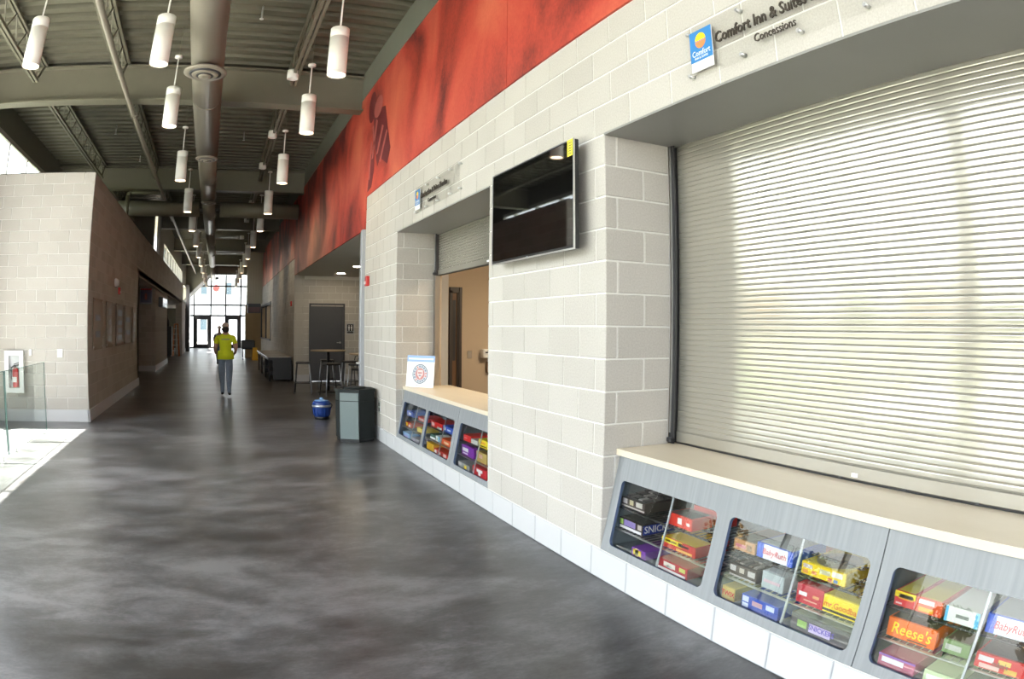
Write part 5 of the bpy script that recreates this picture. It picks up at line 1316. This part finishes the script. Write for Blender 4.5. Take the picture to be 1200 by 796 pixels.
# framed screens at the left recess
t = thing('hanging_screen', 'blue and red poster screen on the pier of the left recess', 'screen', (-5.08, 21.85, 2.7))
box_obj('casing', (-5.33, -4.84, 21.82, 21.90, 2.44, 3.02), M['pale_frame'], t, 0.01)
box_obj('display', (-5.30, -4.87, 21.815, 21.82, 2.49, 2.95), plain('poster_blue', (0.10, 0.09, 0.16), 0.3), t)
box_obj('red_band', (-5.30, -4.87, 21.81, 21.815, 2.95, 3.0), M['red'], t)
bm = bmesh.new(); bx(bm, -5.13, -5.05, 21.81, 21.814, 2.60, 2.82); obj('figure_print', bm, M['fig_pale'], t)
t = thing('hanging_screen', 'dark screen hung beyond the poster on the left pier', 'screen', (-4.6, 24.3, 2.55))
box_obj('casing', (-4.73, -4.55, 23.2, 25.6, 2.38, 2.76), M['black'], t, 0.01)
box_obj('display', (-4.551, -4.545, 23.3, 25.5, 2.42, 2.72), plain('dark_display', (0.06, 0.06, 0.10), 0.2), t)

# machines and ladder, far left
t = thing('vending_machine', 'black vending machine in the far left recess', 'vending machine', (-5.28, 34.9, 0))
box_obj('cabinet', (-5.56, -5.0, 34.6, 35.3, 0.05, 1.65), M['black'], t, 0.02)
box_obj('plinth', (-5.52, -5.04, 34.64, 35.2, 0, 0.05), M['dark_steel'], t)
bm = bmesh.new(); lathe(bm, [(0.16, 1.65), (0.16, 1.95), (0.08, 2.1), (0.05, 2.3)], (-5.3, 34.9, 0), 16); obj('bottle', bm, M['black'], t)
t = thing('step_ladder', 'orange step ladder standing at the far left', 'ladder', (-4.78, 35.2, 0))
for sx in (-1, 1):
    bm = bmesh.new(); bar(bm, (-4.78 + sx * 0.18, 34.7, 0), (-4.78 + sx * 0.1, 35.15, 1.75), 0.05, 0.03); obj('front_rail', bm, M['ladder'], t)
    bm = bmesh.new(); bar(bm, (-4.78 + sx * 0.18, 35.7, 0), (-4.78 + sx * 0.1, 35.2, 1.75), 0.05, 0.03); obj('rear_rail', bm, M['ladder'], t)
for k in range(5):
    z = 0.3 + k * 0.3; f_ = z / 1.75
    bm = bmesh.new(); bx(bm, -4.78 - 0.18 + 0.08 * f_, -4.78 + 0.18 - 0.08 * f_, 34.66 + 0.45 * f_, 34.76 + 0.45 * f_, z, z + 0.03); obj('step', bm, M['alu'], t)
box_obj('top_cap', (-4.9, -4.66, 35.08, 35.28, 1.74, 1.80), M['ladder'], t, 0.01)

# folding tables along the far right wall, dark panels added beneath for shade
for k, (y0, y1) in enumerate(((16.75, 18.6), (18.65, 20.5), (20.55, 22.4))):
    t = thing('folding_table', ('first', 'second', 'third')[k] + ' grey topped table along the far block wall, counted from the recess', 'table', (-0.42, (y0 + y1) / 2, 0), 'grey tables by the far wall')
    box_obj('tabletop', (-0.80, -0.03, y0, y1, 0.71, 0.74), M['grey_top'], t, 0.008)
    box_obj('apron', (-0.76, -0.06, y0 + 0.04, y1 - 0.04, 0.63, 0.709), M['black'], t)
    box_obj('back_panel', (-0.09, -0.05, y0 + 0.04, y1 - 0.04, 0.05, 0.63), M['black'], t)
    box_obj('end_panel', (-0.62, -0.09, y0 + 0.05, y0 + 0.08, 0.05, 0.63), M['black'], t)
    box_obj('lower_shelf', (-0.66, -0.09, y0 + 0.08, y1 - 0.06, 0.28, 0.30), M['dark_steel'], t)
    for sx in (-0.72, -0.12):
        for yy in (y0 + 0.1, y1 - 0.1):
            bm = bmesh.new(); tube(bm, (sx, yy, 0), (sx, yy, 0.63), 0.018, n=8); obj('leg', bm, M['dark_steel'], t)
# dark folded chair behind them, black cart, caution sign
t = thing('janitor_cart', 'black covered cart near the far entrance, right side', 'cart', (-0.75, 31.0, 0))
box_obj('tub', (-1.12, -0.42, 30.6, 31.4, 0.52, 0.98), M['black'], t, 0.05)
for sx in (-1.05, -0.5):
    for yy in (30.7, 31.3):
        bm = bmesh.new(); tube(bm, (sx, yy, 0.12), (sx, yy, 0.55), 0.02, n=8); obj('leg', bm, M['dark_steel'], t)
        bm = bmesh.new(); tube(bm, (sx - 0.02, yy, 0.06), (sx + 0.02, yy, 0.06), 0.06, n=12); obj('wheel', bm, M['silver'], t)
t = thing('caution_board', 'small yellow wet floor board beside the black cart', 'caution sign', (-0.45, 30.2, 0))
for s in (-1, 1):
    bm = bmesh.new(); vs = [bm.verts.new(p) for p in ((-0.6, 30.2 + s * 0.2, 0), (-0.3, 30.2 + s * 0.2, 0), (-0.34, 30.2 + s * 0.02, 0.62), (-0.56, 30.2 + s * 0.02, 0.62))]
    f_ = bm.faces.new(vs); ex = bmesh.ops.extrude_face_region(bm, geom=[f_]); bmesh.ops.translate(bm, vec=(0, s * 0.012, 0), verts=[v for v in ex['geom'] if isinstance(v, bmesh.types.BMVert)])
    obj('leaf', bm, plain('caution_yellow', (0.70, 0.36, 0.02), 0.5), t)

# ribbed pilaster with dark sign, far right
bm = bmesh.new()
for k in range(6):
    x0 = -0.84 + k * 0.135
    bx(bm, x0, x0 + 0.09, 31.3, 31.6, 2.8, DECK); bx(bm, x0 + 0.09, x0 + 0.135, 31.36, 31.6, 2.8, DECK)
tag(obj('wall_ribbed_pilaster', bm, M['rib']), 'cream ribbed pilaster at the far right', kind='structure')
t = thing('projecting_sign', 'dark square sign box under the ribbed pilaster', 'sign', (-0.46, 31.0, 2.32))
box_obj('box', (-0.80, -0.13, 30.9, 31.5, 2.33, 2.79), M['dark_steel'], t, 0.01)
box_obj('face', (-0.76, -0.17, 30.89, 30.9, 2.37, 2.62), plain('maroon_face', (0.12, 0.06, 0.06), 0.4), t)
bm = bmesh.new(); bx(bm, -0.85, 0.0, 32.6, 33.1, 0, 2.8)
tag(obj('wall_far_pier', bm, M['brown_panel']), 'ochre pier at the far right', kind='structure')
# small hanging exit sign and red roundel before the far glazing
t = thing('exit_sign', 'dark hanging exit sign before the far glazing', 'sign', (-2.45, 40.0, 4.2))
box_obj('box', (-2.55, -2.35, 39.95, 40.05, 4.6, 4.75), M['black'], t, 0.01)
bm = bmesh.new(); tube(bm, (-2.45, 40, 4.75), (-2.45, 40, DECK), 0.015, n=8); obj('stem', bm, M['black'], t)

# ------------------------------------------------------------------ people
def figure(name, label, loc, facing, joints, bones, mats, extra):
    """one continuous skinned body; bones carry the material index of the clothing around them"""
    names = list(joints); idx = {n: i for i, n in enumerate(names)}
    me = bpy.data.meshes.new(name)
    me.from_pydata([joints[n][0] for n in names], [(idx[a], idx[b]) for a, b, _ in bones], [])
    o = bpy.data.objects.new(name, me); COL.objects.link(o)
    sk = o.modifiers.new('skin', 'SKIN'); sk.use_smooth_shade = True; sk.branch_smoothing = 0.6
    for i, n in enumerate(names):
        r = joints[n][1]; v = me.skin_vertices[0].data[i]
        v.radius = r if isinstance(r, tuple) else (r, r); v.use_root = (n == 'pelvis')
    ss = o.modifiers.new('sub', 'SUBSURF'); ss.levels = 2; ss.render_levels = 2
    dg = bpy.context.evaluated_depsgraph_get(); dg.update()
    nm = bpy.data.meshes.new_from_object(o.evaluated_get(dg))
    bpy.data.objects.remove(o); bpy.data.meshes.remove(me)
    nm.materials.clear()
    for m_ in mats: nm.materials.append(m_)
    segs_ = [(Vector(joints[a][0]), Vector(joints[b][0]), mi, (joints[a][1] if not isinstance(joints[a][1], tuple) else max(joints[a][1]))) for a, b, mi in bones]
    for p in nm.polygons:
        c = p.center; best = None
        for a, b, mi, rr in segs_:
            d = b - a; t_ = max(0, min(1, (c - a).dot(d) / max(1e-9, d.length_squared))); q = (c - (a + d * t_)).length / max(rr, 0.01)
            if best is None or q < best[0]: best = (q, mi)
        p.material_index = best[1]; p.use_smooth = True
    root = thing(name, label, 'person', loc)
    root.rotation_euler = (0, 0, facing)
    b = bpy.data.objects.new('body', nm); COL.objects.link(b); b.parent = root
    def add(nm_, bm, mat, smooth=True):
        m2 = mesh_of(bm, nm_, smooth); m2.materials.append(mat)
        q = bpy.data.objects.new(nm_, m2); COL.objects.link(q); q.parent = root
        return q
    extra(add)
    return root

def human(h=1.72, stride=0.16, arms='forward'):
    """joints for a person facing +y, feet at z = 0"""
    k = h / 1.72
    J = {}
    def j(n, x, y, z, r): J[n] = ((x * k, y * k, z * k), tuple(v * k for v in r) if isinstance(r, tuple) else r * k)
    j('pelvis', 0, 0, 0.92, (0.18, 0.135)); j('waist', 0, 0.0, 1.06, (0.172, 0.13)); j('chest', 0, -0.01, 1.25, (0.19, 0.135)); j('upper', 0, -0.01, 1.38, (0.16, 0.105))
    j('neck', 0, 0.0, 1.465, 0.056); j('skull', 0, 0.018, 1.56, (0.078, 0.09)); j('crown', 0, 0.01, 1.645, (0.07, 0.08))
    for s, sg in (('l', -1), ('r', 1)):
        fw = stride * (1 if s == 'l' else -1)
        j('hip' + s, sg * 0.095, 0.0, 0.86, (0.108, 0.11)); j('knee' + s, sg * 0.085, fw * 0.55 + 0.03, 0.48, 0.08); j('ankle' + s, sg * 0.075, fw * 1.0 - 0.02, 0.09 if fw > 0 else 0.12, 0.058)
        j('heel' + s, sg * 0.08, fw - 0.05, 0.045, 0.042); j('toe' + s, sg * 0.09, fw + 0.13, 0.036, (0.045, 0.034))
        j('sh' + s, sg * 0.19, -0.005, 1.385, 0.068); j('sleeve' + s, sg * 0.235, -0.02, 1.2, 0.07); j('elbow' + s, sg * 0.25, -0.035, 1.10, 0.045)
        j('wrist' + s, sg * 0.235, 0.17, 1.0, 0.03); j('palm' + s, sg * 0.215, 0.23, 0.985, (0.032, 0.024)); j('knuckle' + s, sg * 0.20, 0.275, 0.978, (0.034, 0.02))
        for q, (dx, L) in enumerate(((-0.027, 0.066), (-0.009, 0.076), (0.009, 0.072), (0.026, 0.056))):
            j('fa%d%s' % (q, s), sg * 0.20 + dx, 0.30, 0.974, 0.0095); j('fb%d%s' % (q, s), sg * 0.20 + dx, 0.30 + L * 0.6, 0.955, 0.0085); j('fc%d%s' % (q, s), sg * 0.20 + dx, 0.30 + L * 0.75, 0.93, 0.008)
        j('ta' + s, sg * 0.18, 0.25, 0.99, 0.011); j('tb' + s, sg * 0.155, 0.275, 0.985, 0.0095)
    Bn = [('pelvis', 'waist', 0), ('waist', 'chest', 0), ('chest', 'upper', 0), ('upper', 'neck', 2), ('neck', 'skull', 2), ('skull', 'crown', 2)]
    for s in 'lr':
        Bn += [('pelvis', 'hip' + s, 1), ('hip' + s, 'knee' + s, 1), ('knee' + s, 'ankle' + s, 1), ('ankle' + s, 'heel' + s, 3), ('ankle' + s, 'toe' + s, 3),
               ('upper', 'sh' + s, 0), ('sh' + s, 'sleeve' + s, 0), ('sleeve' + s, 'elbow' + s, 2), ('elbow' + s, 'wrist' + s, 2), ('wrist' + s, 'palm' + s, 2), ('palm' + s, 'knuckle' + s, 2), ('palm' + s, 'ta' + s, 2), ('ta' + s, 'tb' + s, 2)]
        for q in range(4): Bn += [('knuckle' + s, 'fa%d%s' % (q, s), 2), ('fa%d%s' % (q, s), 'fb%d%s' % (q, s), 2), ('fb%d%s' % (q, s), 'fc%d%s' % (q, s), 2)]
    return J, Bn

def ellipsoid(bm, c, r, n=16, zmin=None):
    q = bmesh.ops.create_uvsphere(bm, u_segments=n, v_segments=n // 2 + 2, radius=1.0)
    for v in q['verts']:
        v.co = Vector((c[0] + v.co.x * r[0], c[1] + v.co.y * r[1], c[2] + v.co.z * r[2]))
        if zmin is not None and v.co.z < zmin: v.co.z = zmin

def face_bits(add, k=1.0):
    for s in (-1, 1):
        bm = bmesh.new(); ellipsoid(bm, (s * 0.083 * k, 0.0, 1.565 * k), (0.012, 0.022, 0.032)); add('ear', bm, M['skin'])
        bm = bmesh.new(); ellipsoid(bm, (s * 0.032 * k, 0.098 * k, 1.585 * k), (0.013, 0.008, 0.008), 10); add('eye', bm, M['hair'])
    bm = bmesh.new(); ellipsoid(bm, (0, 0.112 * k, 1.555 * k), (0.013, 0.018, 0.024), 10); add('nose', bm, M['skin'])
    bm = bmesh.new(); ellipsoid(bm, (0, 0.097 * k, 1.512 * k), (0.024, 0.008, 0.007), 10); add('mouth', bm, M['fig_mid'])

def walker_extra(add):
    face_bits(add)
    bm = bmesh.new(); ellipsoid(bm, (0, -0.012, 1.555), (0.09, 0.092, 0.085), 18); add('hair', bm, M['hair'])
    bm = bmesh.new(); ellipsoid(bm, (0, 0.008, 1.615), (0.097, 0.112, 0.105), 20, zmin=1.615); add('cap', bm, M['cap'])
    bm = bmesh.new(); ellipsoid(bm, (0, 0.13, 1.615), (0.075, 0.085, 0.012), 16); add('cap_brim', bm, M['cap'])
    bm = bmesh.new(); q = [(0.165, 0.98), (0.178, 0.90), (0.172, 0.89)]
    rings = []
    for r, z in ((0.185, 1.06), (0.20, 0.95), (0.205, 0.865), (0.197, 0.862)):
        rings.append([bm.verts.new((r * 1.0 * math.cos(a), r * 0.78 * math.sin(a), z)) for a in [i * 2 * math.pi / 28 for i in range(28)]])
    for A_, B_2 in zip(rings, rings[1:]):
        for i in range(28): bm.faces.new((A_[i], A_[(i + 1) % 28], B_2[(i + 1) % 28], B_2[i]))
    add('shirt_hem', bm, M['shirt'])
    bm = bmesh.new()
    for i in range(9): bx(bm, -0.10 + i * 0.0225, -0.10 + i * 0.0225 + 0.016, -0.147, -0.141, 1.315, 1.34)
    add('back_print', bm, M['grey_shirt'], False)
J, Bn = human(1.72, 0.13)
figure('person', 'person in a bright yellow shirt, jeans and cap walking away down the corridor', (-2.105, 12.6, 0), 0.0, J, Bn, [M['shirt'], M['jeans'], M['skin'], M['shoe']], walker_extra)
def far_extra(add):
    face_bits(add)
    bm = bmesh.new(); ellipsoid(bm, (0, -0.012, 1.60), (0.088, 0.096, 0.075), 16); add('hair', bm, M['cap'])
J, Bn = human(1.62, 0.10)
figure('person', 'person in grey facing the viewer, mostly hidden behind the yellow shirt', (-2.25, 26.0, 0), math.pi, J, Bn, [M['grey_shirt'], M['jeans'], M['skin'], M['shoe']], far_extra)

# ------------------------------------------------------------------ outside
bm = bmesh.new(); bx(bm, -260, -7.35, -120, 180, -0.6, -0.35)
tag(obj('ground_lawn', bm, M['grass']), 'lawn outside the glazed front', kind='structure')
bm = bmesh.new(); bx(bm, -17, -7.35, -40, 7.0, -0.35, -0.32); bx(bm, -40, 40, 50.45, 140, -0.4, -0.02); bx(bm, -13, 6, -60, -9.7, -0.4, -0.02)
tag(obj('ground_paving', bm, M['paving']), 'pale paving outside', kind='structure')
bt = thing('white_building', 'white building outside the far entrance doors', 'building', (-2, 78, 0))
box_obj('wall', (-26, 22, 78, 90, -0.02, 14), M['ext_wall'], bt)
for i, (x, z) in enumerate(((-7.2, 5.4), (-4.2, 5.4), (-1.2, 5.4), (-7.2, 1.4), (-4.2, 1.2), (1.5, 5.4), (1.5, 1.4))):
    w = box_obj('window', (x - 0.45, x + 0.45, 77.93, 78.0, z, z + 1.5), M['frame_pale'], bt)
    box_obj('pane', (x - 0.38, x + 0.38, 77.9, 77.94, z + 0.07, z + 1.43), M['ext_glass'], w)
t = thing('round_sign', 'red round sign on the far white building', 'sign', (-2.9, 77.9, 6.0))
bm = bmesh.new(); lathe(bm, [(0.4, 0), (0.4, 0.08)], (0, 0, 0), 24); bm.transform(Matrix.Translation((-2.7, 77.99, 6.2)) @ Matrix.Rotation(math.pi / 2, 4, 'X')); obj('disc', bm, M['red'], t)

def tree(x, y, h, r, leaf, label):
    t = thing('tree', label, 'tree', (x, y, -0.35), 'trees outside the glazed front')
    bm = bmesh.new(); tube(bm, (x, y, -0.35), (x, y, h * 0.45), 0.22, 0.14, n=10)
    for a in range(4): tube(bm, (x, y, h * 0.38), (x + math.cos(a * 1.6) * r * 0.5, y + math.sin(a * 1.6) * r * 0.5, h * 0.62), 0.09, 0.04, n=7)
    obj('trunk', bm, M['bark'], t)
    rng = random.Random(int(x * 7 + y * 13)); bm = bmesh.new()
    for k in range(420):
        a, b_ = rng.uniform(0, 2 * math.pi), math.acos(rng.uniform(-1, 1)); rad = r * rng.uniform(0.45, 1.0) ** 0.6
        p = Vector((x + rad * math.sin(b_) * math.cos(a), y + rad * math.sin(b_) * math.sin(a), h * 0.66 + rad * 0.75 * math.cos(b_)))
        s = rng.uniform(0.18, 0.42); u1 = Vector((rng.uniform(-1, 1), rng.uniform(-1, 1), rng.uniform(-1, 1))).normalized(); u2 = u1.orthogonal().normalized()
        bm.faces.new([bm.verts.new(p + u1 * s), bm.verts.new(p + u2 * s * 0.7), bm.verts.new(p - u1 * s), bm.verts.new(p - u2 * s * 0.7)])
    tag(obj('foliage', bm, leaf, t), kind='stuff')
tree(-70, 38, 8.0, 3.4, M['leaf_gold'], 'golden autumn tree on the far side of the lawn, tallest of the row')
tree(-74, 27, 6.0, 2.8, M['leaf_green'], 'green tree on the lawn beside the tall golden one')
tree(-80, 17, 5.5, 2.6, M['leaf_gold'], 'low golden tree far out on the lawn')
tree(-72, 50, 7.0, 3.0, M['leaf_green'], 'round green tree at the end of the lawn row')
tree(-66, 62, 7.5, 3.2, M['leaf_gold'], 'golden tree past the end of the green ones on the lawn')
tree(-85, 33, 6.5, 3.2, M['leaf_green'], 'green tree behind the tall golden one on the lawn')
